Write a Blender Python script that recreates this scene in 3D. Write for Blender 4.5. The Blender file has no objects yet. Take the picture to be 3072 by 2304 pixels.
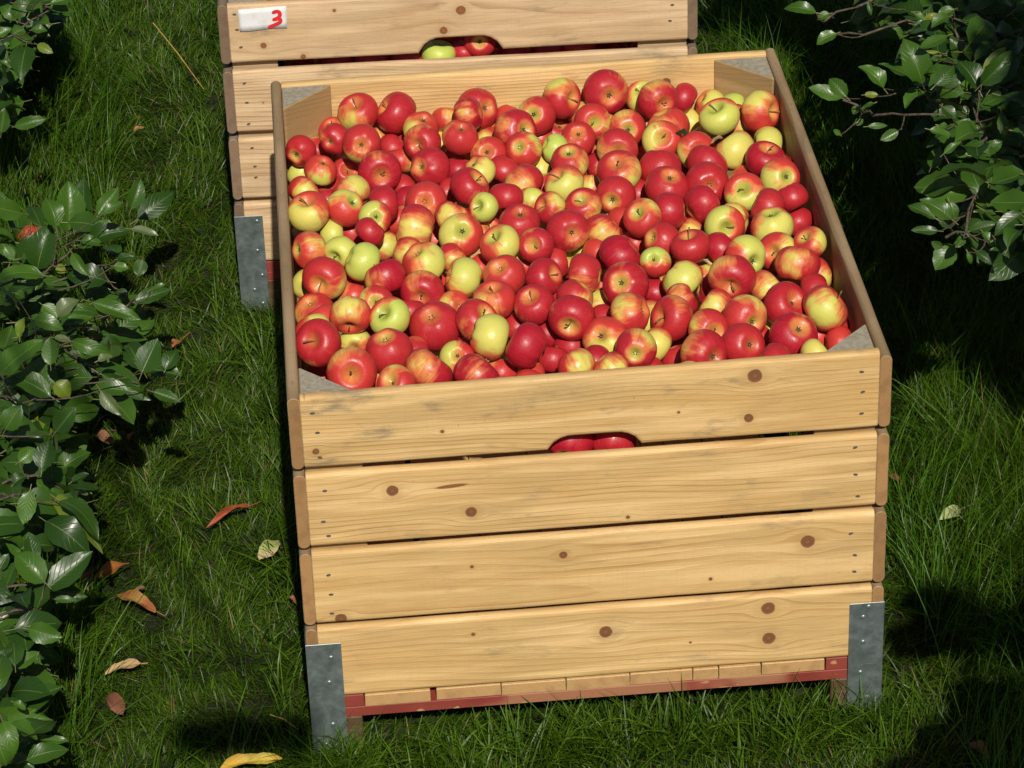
import bpy, bmesh, math, random
import numpy as np
from mathutils import Vector, Matrix
rnd = random.Random(11)
rng = np.random.default_rng(11)
sc = bpy.context.scene
col = sc.collection

# ------------------------------------------------------------ camera, world, sun, exposure
ZT = 0.745                      # height of a crate's rim above the ground
R = np.array([[0.9956662, -0.0878375, -0.030553], [-0.0712198, -0.5089008, -0.857874], [0.059805, 0.856332, -0.5129511]])
CAM = np.array([0.06063, -4.41677, 2.64336]) + [0, 0, ZT]
FPX = 9442.49                       # focal length in pixels of the 3072 px wide photograph
cd = bpy.data.cameras.new('camera')
cam = bpy.data.objects.new('camera', cd)
col.objects.link(cam)
cd.sensor_width = 36
cd.lens = FPX / 3072 * 36
cd.clip_start = 0.05
cd.clip_end = 300
M = Matrix.Identity(4)
for i in range(3):
    M[i][0], M[i][1], M[i][2], M[i][3] = R[0][i], -R[1][i], -R[2][i], CAM[i]
cam.matrix_world = M
sc.camera = cam
SUN = np.array([0.0336, -0.7461, 0.6650])     # towards the sun
SUN /= np.linalg.norm(SUN)
w = bpy.data.worlds.new('World')
sc.world = w
w.use_nodes = True
bg = w.node_tree.nodes['Background']
sky = w.node_tree.nodes.new('ShaderNodeTexSky')
sky.sky_type = 'NISHITA'
sky.sun_disc = False
sky.sun_elevation = math.asin(SUN[2])
sky.sun_rotation = math.atan2(SUN[0], SUN[1])
w.node_tree.links.new(sky.outputs[0], bg.inputs[0])
bg.inputs[1].default_value = 0.05
ld = bpy.data.lights.new('sun', 'SUN')
ld.energy = 5.0
ld.angle = math.radians(0.53)
ld.color = (1.0, 0.94, 0.83)
lo = bpy.data.objects.new('sun', ld)
col.objects.link(lo)
lo.rotation_mode = 'QUATERNION'
lo.rotation_quaternion = Vector(-SUN).to_track_quat('-Z', 'Y')
sc.view_settings.view_transform = 'Standard'
sc.view_settings.look = 'None'
sc.view_settings.exposure = -0.25
sc.view_settings.gamma = 1.0

# ------------------------------------------------------------ geometry of the place (metres)
def ray(u, v):
    d = R.T @ np.array([(u - 1536) / FPX, (v - 1152) / FPX, 1.0])
    return d / np.linalg.norm(d)
def at(u, v, h=0.0):            # the point at height h seen at photo pixel (u, v)
    d = ray(u, v)
    return CAM + d * (h - CAM[2]) / d[2]
def atd(u, v, h=0.0):           # the same for pixels of the 2212 px wide view
    return at(u * 1.38879, v * 1.38879, h)
def proj(P):
    q = (np.asarray(P) - CAM) @ R.T
    return np.stack([1536 + FPX * q[..., 0] / q[..., 2], 1152 + FPX * q[..., 1] / q[..., 2]], -1) / 1.38879
def inpoly(pt, poly):
    x, y = pt
    c = False
    for i in range(len(poly)):
        x1, y1 = poly[i]
        x2, y2 = poly[i - 1]
        if (y1 > y) != (y2 > y) and x < (x2 - x1) * (y - y1) / (y2 - y1) + x1:
            c = not c
    return c

# ------------------------------------------------------------ object helpers
def tag(o, label=None, cat=None, group=None, kind=None):
    if label: o['label'] = label
    if cat: o['category'] = cat
    if group: o['group'] = group
    if kind: o['kind'] = kind
    return o
def thing(name, label, cat, loc=(0, 0, 0), rz=0, group=None):
    o = bpy.data.objects.new(name, None)
    o.empty_display_size = 0.05
    col.objects.link(o)
    o.location = loc
    o.rotation_euler = (0, 0, rz)
    return tag(o, label, cat, group)
def link(name, me, parent=None, mats=()):
    o = bpy.data.objects.new(name, me)
    col.objects.link(o)
    for m in mats:
        me.materials.append(m)
    if parent: o.parent = parent
    return o
def mesh_np(name, V, F, smooth=True, colr=None, uv=None):
    """V (n,3); F (m,4) or (m,3) quads or triangles."""
    me = bpy.data.meshes.new(name)
    V = np.asarray(V, np.float32); F = np.asarray(F, np.int32)
    k = F.shape[1]
    me.vertices.add(len(V)); me.vertices.foreach_set('co', V.ravel())
    me.loops.add(F.size); me.loops.foreach_set('vertex_index', F.ravel())
    me.polygons.add(len(F))
    me.polygons.foreach_set('loop_start', np.arange(0, F.size, k, dtype=np.int32))
    me.polygons.foreach_set('loop_total', np.full(len(F), k, np.int32))
    if smooth: me.polygons.foreach_set('use_smooth', np.ones(len(F), bool))
    if colr is not None:
        a = me.color_attributes.new('tint', 'FLOAT_COLOR', 'POINT')
        c = np.ones((len(V), 4), np.float32); c[:, :3] = colr
        a.data.foreach_set('color', c.ravel())
    if uv is not None:
        l = me.uv_layers.new(name='UVMap')
        l.data.foreach_set('uv', np.asarray(uv, np.float32)[F.ravel()].ravel())
    me.update(calc_edges=True)
    me.validate()
    return me

# ------------------------------------------------------------ node helpers
class NT:
    def __init__(self, name):
        self.m = bpy.data.materials.new(name); self.m.use_nodes = True
        self.t = self.m.node_tree; self.n = self.t.nodes; self.l = self.t.links
        self.b = self.n['Principled BSDF']
    def put(self, sock, v):
        if hasattr(v, 'links') or isinstance(v, bpy.types.NodeSocket): self.l.new(v, sock)
        else: sock.default_value = v
    def m2(self, op, a, b=0.0, c=0.0, clamp=False):
        n = self.n.new('ShaderNodeMath'); n.operation = op; n.use_clamp = clamp
        self.put(n.inputs[0], a); self.put(n.inputs[1], b); self.put(n.inputs[2], c)
        return n.outputs[0]
    def add(self, a, b): return self.m2('ADD', a, b)
    def sub(self, a, b): return self.m2('SUBTRACT', a, b)
    def mul(self, a, b): return self.m2('MULTIPLY', a, b)
    def xyz(self, x=0.0, y=0.0, z=0.0):
        n = self.n.new('ShaderNodeCombineXYZ')
        self.put(n.inputs[0], x); self.put(n.inputs[1], y); self.put(n.inputs[2], z)
        return n.outputs[0]
    def sep(self, v):
        n = self.n.new('ShaderNodeSeparateXYZ'); self.l.new(v, n.inputs[0]); return n.outputs
    def noise(self, vec, scale=1.0, detail=2.0, rough=0.5):
        n = self.n.new('ShaderNodeTexNoise'); self.l.new(vec, n.inputs['Vector'])
        n.inputs['Scale'].default_value = scale; n.inputs['Detail'].default_value = detail
        n.inputs['Roughness'].default_value = rough
        return n.outputs[0]
    def smooth(self, x, a, b, c=0.0, d=1.0):
        n = self.n.new('ShaderNodeMapRange'); n.interpolation_type = 'SMOOTHSTEP'
        self.put(n.inputs[0], x); self.put(n.inputs[1], a); self.put(n.inputs[2], b)
        n.inputs[3].default_value = c; n.inputs[4].default_value = d
        return n.outputs[0]
    def lin(self, x, a, b, c=0.0, d=1.0):
        n = self.n.new('ShaderNodeMapRange')
        self.put(n.inputs[0], x); self.put(n.inputs[1], a); self.put(n.inputs[2], b)
        n.inputs[3].default_value = c; n.inputs[4].default_value = d
        return n.outputs[0]
    def mix(self, f, a, b, mode='MIX'):
        n = self.n.new('ShaderNodeMix'); n.data_type = 'RGBA'; n.blend_type = mode
        self.put(n.inputs[0], f)
        for s, v in ((n.inputs[6], a), (n.inputs[7], b)):
            if isinstance(v, tuple): v = (*v, 1.0) if len(v) == 3 else v
            self.put(s, v)
        return n.outputs[2]
    def obj(self):
        return self.n.new('ShaderNodeTexCoord').outputs['Object']
    def bump(self, h, strength=0.3, dist=0.001):
        n = self.n.new('ShaderNodeBump'); n.inputs['Strength'].default_value = strength
        n.inputs['Distance'].default_value = dist
        self.l.new(h, n.inputs['Height']); self.l.new(n.outputs[0], self.b.inputs['Normal'])
        return n.outputs[0]
    def base(self, c): self.put(self.b.inputs['Base Color'], c if not isinstance(c, tuple) else (*c, 1.0))
    def rough(self, r): self.put(self.b.inputs['Roughness'], r)
def shade(c, k): return tuple(x * k for x in c)

NEW = dict(light=(.68, .46, .20), dark=(.42, .215, .062), knot=(.15, .062, .026), halo=(.45, .25, .09))
OLD = dict(light=(.68, .49, .29), dark=(.36, .19, .08), knot=(.20, .075, .028), halo=(.42, .25, .12))
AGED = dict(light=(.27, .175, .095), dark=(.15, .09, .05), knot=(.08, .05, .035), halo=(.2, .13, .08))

def wood(name, axis, seed, tone, knots=(), freq=130, ac=None, strength=.5, pocket=None, dirt=1.0):
    """Sawn pine: growth rings cut lengthwise, flowing round knots.  knots: (along, across, radius)."""
    r_ = random.Random(seed)
    t = NT(name)
    s = t.sep(t.obj())
    l, a, d = {'x': (s[0], s[2], s[1]), 'y': (s[1], s[2], s[0]), 'z': (s[2], s[0], s[1])}[axis]
    S = r_.uniform(0, 50)
    wob = t.sub(t.noise(t.xyz(t.mul(l, 60), t.mul(a, 60), S), 1, 2), .5)
    ax = t.add(a, t.mul(t.sub(t.noise(t.xyz(t.mul(l, 2.0), t.mul(a, 7), S), 1, 1), .5), .055))
    km = None; kh = None; ring = None
    for (kl, ka, kr) in knots:
        dl = t.sub(l, kl); da = t.sub(a, ka)
        e2 = t.add(t.m2('POWER', t.mul(dl, .55), 2), t.m2('POWER', da, 2))
        Rk = kr * 1.5
        f = t.m2('DIVIDE', Rk * Rk, t.m2('MAXIMUM', e2, Rk * Rk))
        ax = t.sub(ax, t.mul(t.mul(da, f), .95))
        q = t.m2('SQRT', t.add(t.m2('POWER', t.mul(dl, 1.06), 2), t.m2('POWER', t.mul(da, 1.04), 2)))
        q = t.add(q, t.mul(wob, kr * .35))
        mk = t.smooth(q, kr * .8, kr * .98, 1, 0)
        hk = t.smooth(q, kr * .85, kr * 2.6, .55, 0)
        rim = t.mul(t.smooth(q, kr * .62, kr * .86), t.smooth(q, kr * .95, kr * 1.08, 1, 0))
        rms = rim if km is None else t.m2('MAXIMUM', rms, rim)
        rk = t.mul(t.m2('SINE', t.mul(q, 3.2 * math.pi / kr)), .5)
        km = mk if km is None else t.m2('MAXIMUM', km, mk)
        kh = hk if kh is None else t.m2('MAXIMUM', kh, hk)
        ring = t.mul(rk, mk) if ring is None else t.add(ring, t.mul(rk, mk))
    if ac is None: ac = r_.uniform(-.2, .02)
    dd = t.add(t.mul(t.noise(t.xyz(t.mul(l, 1.3), S, 1), 1, 1), .09), t.add(t.mul(d, .5), -.01))
    rad = t.m2('SQRT', t.add(t.m2('POWER', t.sub(ax, ac), 2), t.m2('POWER', dd, 2)))
    ph = t.add(t.mul(rad, freq), t.mul(t.noise(t.xyz(t.mul(l, 5), t.mul(a, 30), S), 1, 2), 1.0))
    fr = t.m2('FRACT', ph)
    late = t.mul(t.smooth(fr, .45, .92), t.smooth(fr, .92, 1.0, 1, 0))
    amp = t.smooth(t.noise(t.xyz(t.mul(l, 1.5), t.mul(a, 14), S + 9), 1, 2), .3, .75, .15, 1)
    late = t.mul(late, amp)
    br_ = t.smooth(t.noise(t.xyz(t.mul(l, .9), t.mul(ax, 22), S + 31), 1, 2), .40, .68)
    fib = t.noise(t.xyz(t.mul(l, 14), t.mul(a, 420), t.mul(d, 420)), 1, 3)
    blo = t.noise(t.xyz(t.mul(l, 4), t.mul(a, 11), S + 3), 1, 3)
    c = t.mix(t.mul(late, strength), tone['light'], tone['dark'])
    c = t.mix(t.mul(br_, .30), c, (tone['light'][0] * .80, tone['light'][1] * .66, tone['light'][2] * .45))
    c = t.mix(t.smooth(fib, .3, .75, 0, .40), c, shade(tone['dark'], 1.15))
    chk = t.smooth(t.noise(t.xyz(t.mul(l, 5), t.mul(ax, 300), S + 12), 1, 2, .7), .66, .74, 0, .55)
    chk = t.mul(chk, t.smooth(t.noise(t.xyz(t.mul(l, 2), t.mul(a, 12), S + 13), 1, 1), .48, .62))
    c = t.mix(chk, c, shade(tone['dark'], .5))
    c = t.mix(t.smooth(blo, .35, .75, 0, .5), c, shade(tone['light'], .70))
    c = t.mix(t.smooth(t.noise(t.xyz(t.mul(l, 3), t.mul(a, 40), S + 41), 1, 3), .45, .7, 0, .7), c, tuple(min(.85, x * 1.15 + .04) for x in tone['light']))
    saw = t.noise(t.xyz(t.mul(l, 330), t.mul(a, 14), S + 60), 1, 2)
    c = t.mix(t.smooth(saw, .5, .8, 0, .10), c, shade(tone['dark'], 1.2))
    pore = t.noise(t.xyz(t.mul(l, 60), t.mul(a, 900), S), 1, 2)
    c = t.mix(t.smooth(pore, .55, .8, 0, .35), c, shade(tone['dark'], .9))
    # handling dirt: greyish smudges and short cross scratches
    sm = t.smooth(t.noise(t.xyz(t.mul(l, 7), t.mul(a, 22), S + 20), 1, 5, .68), .55, .76, 0, .60 * dirt)
    c = t.mix(sm, c, (.23, .18, .12))
    sp = t.smooth(t.noise(t.xyz(t.mul(l, 160), t.mul(a, 45), S + 5), 1, 2), .72, .80, 0, .5 * dirt)
    sp = t.mul(sp, t.smooth(t.noise(t.xyz(t.mul(l, 7), t.mul(a, 16), S + 7), 1, 1), .5, .62))
    c = t.mix(sp, c, (.20, .14, .09))
    if kh is not None:
        c = t.mix(t.mul(kh, .6), c, tone['halo'])
        kc = t.mix(t.add(t.mul(ring, .5), .5), shade(tone['knot'], 1.0), shade(tone['knot'], 1.9))
        c = t.mix(km, c, kc)
        c = t.mix(t.mul(rms, .45), c, shade(tone['knot'], .45))
    if pocket:
        pl, pa, pw, ph_ = pocket
        q = t.add(t.m2('POWER', t.mul(t.sub(l, pl), 1 / pw), 2), t.m2('POWER', t.mul(t.add(t.sub(a, pa), t.mul(t.sub(l, pl), -.07)), 1 / ph_), 2))
        c = t.mix(t.smooth(q, .5, 1.1, .9, 0), c, (.22, .085, .03))
    t.base(c)
    t.rough(t.lin(fib, .3, .7, .48, .68))
    t.b.inputs['Specular IOR Level'].default_value = .35
    hgt = t.add(t.add(t.mul(fib, .6), t.mul(late, .8)), t.add(t.mul(saw, .15), t.mul(t.noise(t.xyz(t.mul(l, 9), t.mul(a, 18), S), 1, 1), 5.0)))
    if km is not None: hgt = t.sub(hgt, t.mul(km, .5))
    t.bump(hgt, .5, .0014)
    return t.m

def end_grain(name, seed, c1, c2, axis='y'):
    r_ = random.Random(seed)
    t = NT(name); s = t.sep(t.obj())
    a, b = {'y': (s[0], s[2]), 'x': (s[1], s[2]), 'z': (s[0], s[1])}[axis]
    ca, cb = r_.uniform(-.06, .12), r_.uniform(-.5, .2)
    rad = t.m2('SQRT', t.add(t.m2('POWER', t.sub(a, ca), 2), t.m2('POWER', t.sub(b, cb), 2)))
    fr = t.m2('FRACT', t.add(t.mul(rad, 260), t.noise(t.xyz(t.mul(a, 50), t.mul(b, 50), 1), 1, 2)))
    nz = t.noise(t.obj(), 35, 3)
    fine = t.noise(t.obj(), 700, 2)
    c = t.mix(t.mul(t.smooth(fr, .2, .9), .35), c1, c2)
    c = t.mix(t.smooth(nz, .42, .68, 0, .45), c, shade(c2, .75))
    c = t.mix(t.smooth(fine, .3, .7, 0, .25), c, shade(c1, 1.25))
    t.base(c); t.rough(.75); t.bump(fine, .3, .001)
    return t.m

def plain(name, c, rough=.6, metallic=0.0, var=.25, scale=40, spec=.4, bump=.2):
    t = NT(name); nz = t.noise(t.obj(), scale, 4, .6)
    t.base(t.mix(t.smooth(nz, .3, .7), shade(c, 1 - var), shade(c, 1 + var)))
    t.rough(rough); t.b.inputs['Metallic'].default_value = metallic
    t.b.inputs['Specular IOR Level'].default_value = spec
    t.bump(nz, bump, .001)
    return t.m

def make_zinc():
    t = NT('galvanised steel')
    o = t.obj()
    n1 = t.noise(o, 45, 4, .65); n2 = t.noise(o, 14, 2); n3 = t.noise(o, 260, 2)
    v = t.n.new('ShaderNodeTexVoronoi'); t.l.new(o, v.inputs['Vector']); v.inputs['Scale'].default_value = 95
    sp = t.sep(v.outputs['Color'])[0]
    f = t.add(t.mul(n1, .6), t.add(t.mul(n2, .4), t.mul(sp, .12)))
    c = t.mix(t.smooth(f, .40, .85), (.27, .33, .33), (.46, .53, .54))
    sc_ = t.smooth(t.noise(t.xyz(t.mul(t.sep(o)[0], 25), t.mul(t.sep(o)[1], 25), t.mul(t.sep(o)[2], 420)), 1, 2), .66, .74, 0, .5)
    c = t.mix(sc_, c, (.62, .65, .66))
    t.base(c)
    t.rough(t.lin(n1, .3, .7, .36, .5)); t.b.inputs['Metallic'].default_value = .8
    t.bump(t.add(n2, t.mul(n3, .05)), .12, .004)
    return t.m
ZINC = make_zinc()

def make_red():
    t = NT('red paint'); o = t.obj()
    n = t.noise(o, 30, 4, .7); n2 = t.noise(o, 9, 2)
    c = t.mix(t.smooth(n2, .3, .7), (.21, .032, .022), (.27, .05, .034))
    s = t.sep(o)
    chip = t.smooth(t.noise(t.xyz(t.mul(s[0], 22), t.mul(s[1], 22), t.mul(s[2], 60)), 1, 3), .64, .67, 0, .85)
    worn = t.smooth(t.add(t.noise(o, 4, 3), t.mul(t.m2('ABSOLUTE', t.sub(s[0], .52)), -.55)), .42, .5, 0, .6)
    c = t.mix(chip, c, (.5, .3, .12)); c = t.mix(worn, c, (.42, .22, .11))
    t.base(c); t.rough(.6); t.bump(n, .25, .001)
    return t.m
RED = make_red()

# ------------------------------------------------------------ the crates
def board(name, L0, L1, A0, A1, D0, D1, axis, parent, mats, r=.0085, cut=None, top_tilt=0.0, seed=0):
    """A plank from L0 to L1 along its axis, A0..A1 in height, D0..D1 thick, long edges rounded."""
    rr = random.Random(seed)
    n = 14
    top = [(L0 + (L1 - L0) * i / n, A1 + top_tilt * i / n + (rr.uniform(-.0006, .0006) if 0 < i < n else 0)) for i in range(n + 1)]
    bot = [(L1 - (L1 - L0) * i / n, A0 + (rr.uniform(-.0006, .0006) if 0 < i < n else 0)) for i in range(n + 1)]
    if cut:
        c0, c1, ch = cut
        arch = []
        for k in range(15):
            f = k / 14
            x = c1 + (c0 - c1) * f
            e = min(1, min(f, 1 - f) / .26)
            arch.append((x, A0 + ch * (1 - (1 - e) ** 2.0) ** .75))
        bot = [b for b in bot if b[0] > c1 + .004] + arch + [b for b in bot if b[0] < c0 - .004]
    pts = top + bot
    bm = bmesh.new()
    def P(l, a, d):
        return {'x': (l, d, a), 'y': (d, l, a)}[axis]
    f0 = [bm.verts.new(P(l, a, D0)) for l, a in pts]
    f1 = [bm.verts.new(P(l, a, D1)) for l, a in pts]
    bm.faces.new(f0); bm.faces.new(list(reversed(f1)))
    long_e = []
    for i in range(len(pts)):
        j = (i + 1) % len(pts)
        bm.faces.new((f0[i], f1[i], f1[j], f0[j]))
    bm.normal_update()
    bmesh.ops.recalc_face_normals(bm, faces=bm.faces)
    for e in bm.edges:
        v0, v1 = e.verts
        k = 1 if axis == 'x' else 0
        la = 0 if axis == 'x' else 1
        if abs(v0.co[k] - v1.co[k]) < 1e-6 and abs(v0.co[la] - v1.co[la]) > 1e-5:
            long_e.append(e)
    bmesh.ops.bevel(bm, geom=long_e, offset=r, segments=4, profile=.5, affect='EDGES', clamp_overlap=True)
    ends = [e for e in bm.edges if len(e.link_faces) == 2 and e.calc_face_angle(0) > 1.2]
    bmesh.ops.bevel(bm, geom=ends, offset=.0012, segments=1, affect='EDGES', clamp_overlap=True)
    la = 0 if axis == 'x' else 1
    for f in bm.faces:
        if abs(f.normal[la]) > .8 and (f.calc_center_median()[la] < L0 + .004 or f.calc_center_median()[la] > L1 - .004):
            f.material_index = 1
    me = bpy.data.meshes.new(name); bm.to_mesh(me); bm.free()
    return link(name, me, parent, mats)

def prism(name, outline, z0, z1, parent, mats, bev=.0015, topmat=None):
    bm = bmesh.new()
    b = [bm.verts.new((x, y, z0)) for x, y in outline]
    t = [bm.verts.new((x, y, z1)) for x, y in outline]
    bm.faces.new(list(reversed(b))); bm.faces.new(t)
    for i in range(len(outline)):
        j = (i + 1) % len(outline)
        bm.faces.new((b[i], b[j], t[j], t[i]))
    bmesh.ops.recalc_face_normals(bm, faces=bm.faces)
    if bev: bmesh.ops.bevel(bm, geom=list(bm.edges), offset=bev, segments=1, affect='EDGES', clamp_overlap=True)
    if topmat is not None:
        bm.normal_update()
        for f in bm.faces:
            if f.normal.z > .8: f.material_index = topmat
    me = bpy.data.meshes.new(name); bm.to_mesh(me); bm.free()
    return link(name, me, parent, mats)

def rect(x0, x1, y0, y1): return [(x0, y0), (x1, y0), (x1, y1), (x0, y1)]

def disc_mesh(name, r, h, n=12):
    bm = bmesh.new()
    ring = []
    prof = [(r, 0), (r * .92, h * .45), (r * .66, h * .8), (r * .3, h)]
    for pr, ph in prof:
        ring.append([bm.verts.new((pr * math.cos(2 * math.pi * i / n), pr * math.sin(2 * math.pi * i / n), ph)) for i in range(n)])
    for a, b in zip(ring, ring[1:]):
        for i in range(n):
            f = bm.faces.new((a[i], a[(i + 1) % n], b[(i + 1) % n], b[i])); f.smooth = True
    f = bm.faces.new(ring[-1]); f.smooth = True
    me = bpy.data.meshes.new(name); bm.to_mesh(me); bm.free()
    return me

NAIL_MAT = plain('dark steel nail', (.13, .115, .095), .6, .3, .3, 200)
def nail_mesh():
    """A sunk nail: a bruised hollow rim with the dark head inside it."""
    bm = bmesh.new(); n = 10
    prof = [(.0034, .0002), (.0028, .0006), (.0022, .0005), (.0020, .0001), (.0001, .0002)]
    rings = [[bm.verts.new((pr * 1.25 * math.cos(2 * math.pi * i / n), pr * .8 * math.sin(2 * math.pi * i / n), ph)) for i in range(n)] for pr, ph in prof]
    for a, b in zip(rings, rings[1:]):
        for i in range(n): bm.faces.new((a[i], a[(i + 1) % n], b[(i + 1) % n], b[i]))
    me = bpy.data.meshes.new('nail'); bm.to_mesh(me); bm.free()
    me.materials.append(NAIL_MAT)
    return me
NAIL = nail_mesh()
RIVET = disc_mesh('rivet', .0048, .0022)
RIVET.materials.append(ZINC)

ZL = [(0, -.1388), (-.1451, -.2953), (-.3015, -.4527), (-.4572, -.6079)]
TH, D, BW = .0206, 1.2166, .0596

def crate(label, loc, rz, tone, side_tone, knots, seed, zl, cuts, endc, tilt, nails, rivets, pocket=None, post=(.42, .27, .12)):
    root = thing('apple_crate', label, 'crate', loc, rz, 'wooden apple crates standing in line on the grass')
    acs = [-.17, -.10, -.42, -.72] if seed == 1 else [-.02, -.33, -.30, -.60]
    fq = [120, 105, 75, 85] if seed == 1 else [55, 130, 100, 110]
    end_m = [end_grain('end grain', seed * 10 + k, shade(endc, .85 + .35 * ((k * 7) % 5) / 5), shade(endc, .6)) for k in range(3)]
    for k, (z1, z0) in enumerate(zl):
        A1, A0 = z1 + ZT - (0, .0058, .0048, .0042)[k], z0 + ZT + .0008
        fm = wood('pine', 'x', seed * 100 + k, tone, [(a, b + ZT, r) for a, b, r in knots[k]], fq[k], acs[k] + ZT,
                  .85, pocket=(pocket[0], pocket[1] + ZT, .03, .0042) if pocket and k == 1 else None, dirt=1.4 if k == 0 else 1.0)
        board('front_plank', TH, 1 - TH, A0, A1, 0, TH, 'x', root, [fm, end_m[0]], cut=cuts if k == 0 else None,
              top_tilt=tilt if k == 0 else 0, seed=seed + k)
        bm_ = wood('pine', 'x', seed * 100 + 20 + k, tone, [(.33 + .1 * k, A0 + .05, .008), (.78 - .2 * k, A1 - .05, .01)], 140, None, .3)
        board('rear_plank', TH, 1 - TH, A0, A1, D - TH, D, 'x', root, [bm_, end_m[1]], cut=cuts if k == 0 else None, seed=seed + 9 + k)
        for sx in (0, 1):
            rr = random.Random(seed * 50 + k * 2 + sx)
            ks = [(rr.uniform(.1, 1.1), rr.uniform(A0 + .02, A1 - .02), rr.uniform(.005, .012)) for _ in range(2)]
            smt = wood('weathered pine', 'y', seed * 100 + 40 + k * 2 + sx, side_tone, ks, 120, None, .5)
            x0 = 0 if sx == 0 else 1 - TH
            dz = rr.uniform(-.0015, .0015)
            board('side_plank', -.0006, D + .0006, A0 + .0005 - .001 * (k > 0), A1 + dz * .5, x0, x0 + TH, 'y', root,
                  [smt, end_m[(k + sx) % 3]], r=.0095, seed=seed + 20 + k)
    # corner posts
    pm = wood('post pine', 'x', seed * 7, dict(light=post, dark=shade(post, .62), knot=(.22, .1, .04), halo=shade(post, .8)), [], 110, None, .45, dirt=.6)
    ptop = plain('weathered sawn top', (.34, .30, .225), .85, 0, .2, 120)
    for px, py, sx, sy, dz in ((TH, TH, 1, 1, -.011), (1 - TH, TH, -1, 1, -.009), (TH, D - TH, 1, -1, -.006), (1 - TH, D - TH, -1, -1, -.007)):
        e = .0004; q = .096 if sx > 0 else .104
        prism('corner_post', [(px + sx * e, py + sy * e), (px + sx * q, py + sy * e), (px + sx * q, py + sy * .004), (px + sx * .004, py + sy * q), (px + sx * e, py + sy * q)],
              .14, ZT + dz, root, [pm, ptop], .002, 1)
    # steel brackets round the lower corners
    for cx, cy, sx, sy in ((0, 0, 1, 1), (1, 0, -1, 1), (0, D, 1, -1), (1, D, -1, -1)):
        o = .0016
        def q(a, b): return (cx + sx * a, cy + sy * b)
        out = [q(-o, -o), q(BW, -o), q(BW, -.0003), q(-.0003, -.0003), q(-.0003, BW), q(-o, BW)]
        br = prism('corner_bracket', out, ZT - .724, ZT - .493, root, [ZINC], .0004)
        rv = rivets[0 if sx > 0 else 1] if sy > 0 else rivets[0]
        for (rx, rz_) in rv:
            ro = bpy.data.objects.new('rivet', RIVET); col.objects.link(ro); ro.parent = br
            X = rx if sy > 0 else (rx if sx > 0 else 1 - rx)
            if sx < 0 and X < .5: X = 1 - X
            ro.location = (X, cy - sy * o, ZT + rz_)
            ro.rotation_euler = (math.pi / 2 * (1 if sy > 0 else -1), 0, 0)
    # floor slats, rails and feet
    gm = [end_grain('slat end grain', seed * 31 + k, (.50, .30, .125), (.32, .165, .06)) for k in range(3)]
    xs = [(.0945, .208), (.219, .331), (.3325, .4445), (.446, .5565), (.558, .667), (.6685, .7125), (.714, .787), (.7895, .9)]
    sm_ = wood('slat pine', 'y', seed * 13, NEW, [], 120, None, .4)
    for k, (a, b) in enumerate(xs):
        board('floor_slat', .0025, D - .0025, ZT - .6335, ZT - .6095 - .0007 * (k % 3), 0, 1, 'y', root, [sm_, gm[k % 3]], r=.001) if False else \
            slat(root, a, b, .0022 + .0012 * ((k * 5) % 3), ZT - .634, ZT - .6095 - .0006 * (k % 3), sm_, gm[k % 3])
    for y0, y1 in ((.0035, .055), (D / 2 - .03, D / 2 + .03), (D - .055, D - .0035)):
        prism('base_rail', rect(.012, .988, y0, y1), ZT - .6545, ZT - .6345, root, [RED], .001)
    for x0, x1 in ((.0225, .0925), (.9025, .9775)):
        for y0, y1 in ((.0045, .06), (D - .06, D - .0045)):
            prism('end_block', rect(x0, x1, y0, y1), ZT - .634, ZT - .6095, root, [RED], .001)
    fm_ = wood('foot pine', 'y', seed * 17, dict(NEW, light=(.115, .065, .032), dark=(.06, .035, .015)), [], 120, None, .4)  # pine darkened: the shade low under the crate is put into its colour
    for x0, x1 in ((.0025, .088), (.912, .9975)):
        for y0, y1 in ((.0028, .09), (D / 2 - .05, D / 2 + .05), (D - .09, D - .0028)):
            prism('foot_block', rect(x0, x1, y0, y1), .004, ZT - .655, root, [fm_], .002)
    for (nx, nz) in nails:
        no = bpy.data.objects.new('nail', NAIL); col.objects.link(no); no.parent = root
        no.location = (nx, -.0001, nz + ZT)
        no.rotation_euler = (math.pi / 2, rnd.uniform(-.4, .4), 0)
    return root

def slat(root, a, b, y0, z0, z1, m, g):
    bm = bmesh.new()
    vs = [bm.verts.new((x, y, z)) for x in (a, b) for y in (y0, D - y0) for z in (z0, z1)]
    for f in ((0, 1, 3, 2), (4, 6, 7, 5), (0, 4, 5, 1), (2, 3, 7, 6), (0, 2, 6, 4), (1, 5, 7, 3)):
        bm.faces.new([vs[i] for i in f])
    bmesh.ops.recalc_face_normals(bm, faces=bm.faces)
    bmesh.ops.bevel(bm, geom=list(bm.edges), offset=.0012, segments=1, affect='EDGES')
    bm.normal_update()
    for f in bm.faces:
        if abs(f.normal.y) > .8: f.material_index = 1
    me = bpy.data.meshes.new('floor_slat'); bm.to_mesh(me); bm.free()
    return link('floor_slat', me, root, [m, g])

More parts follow.
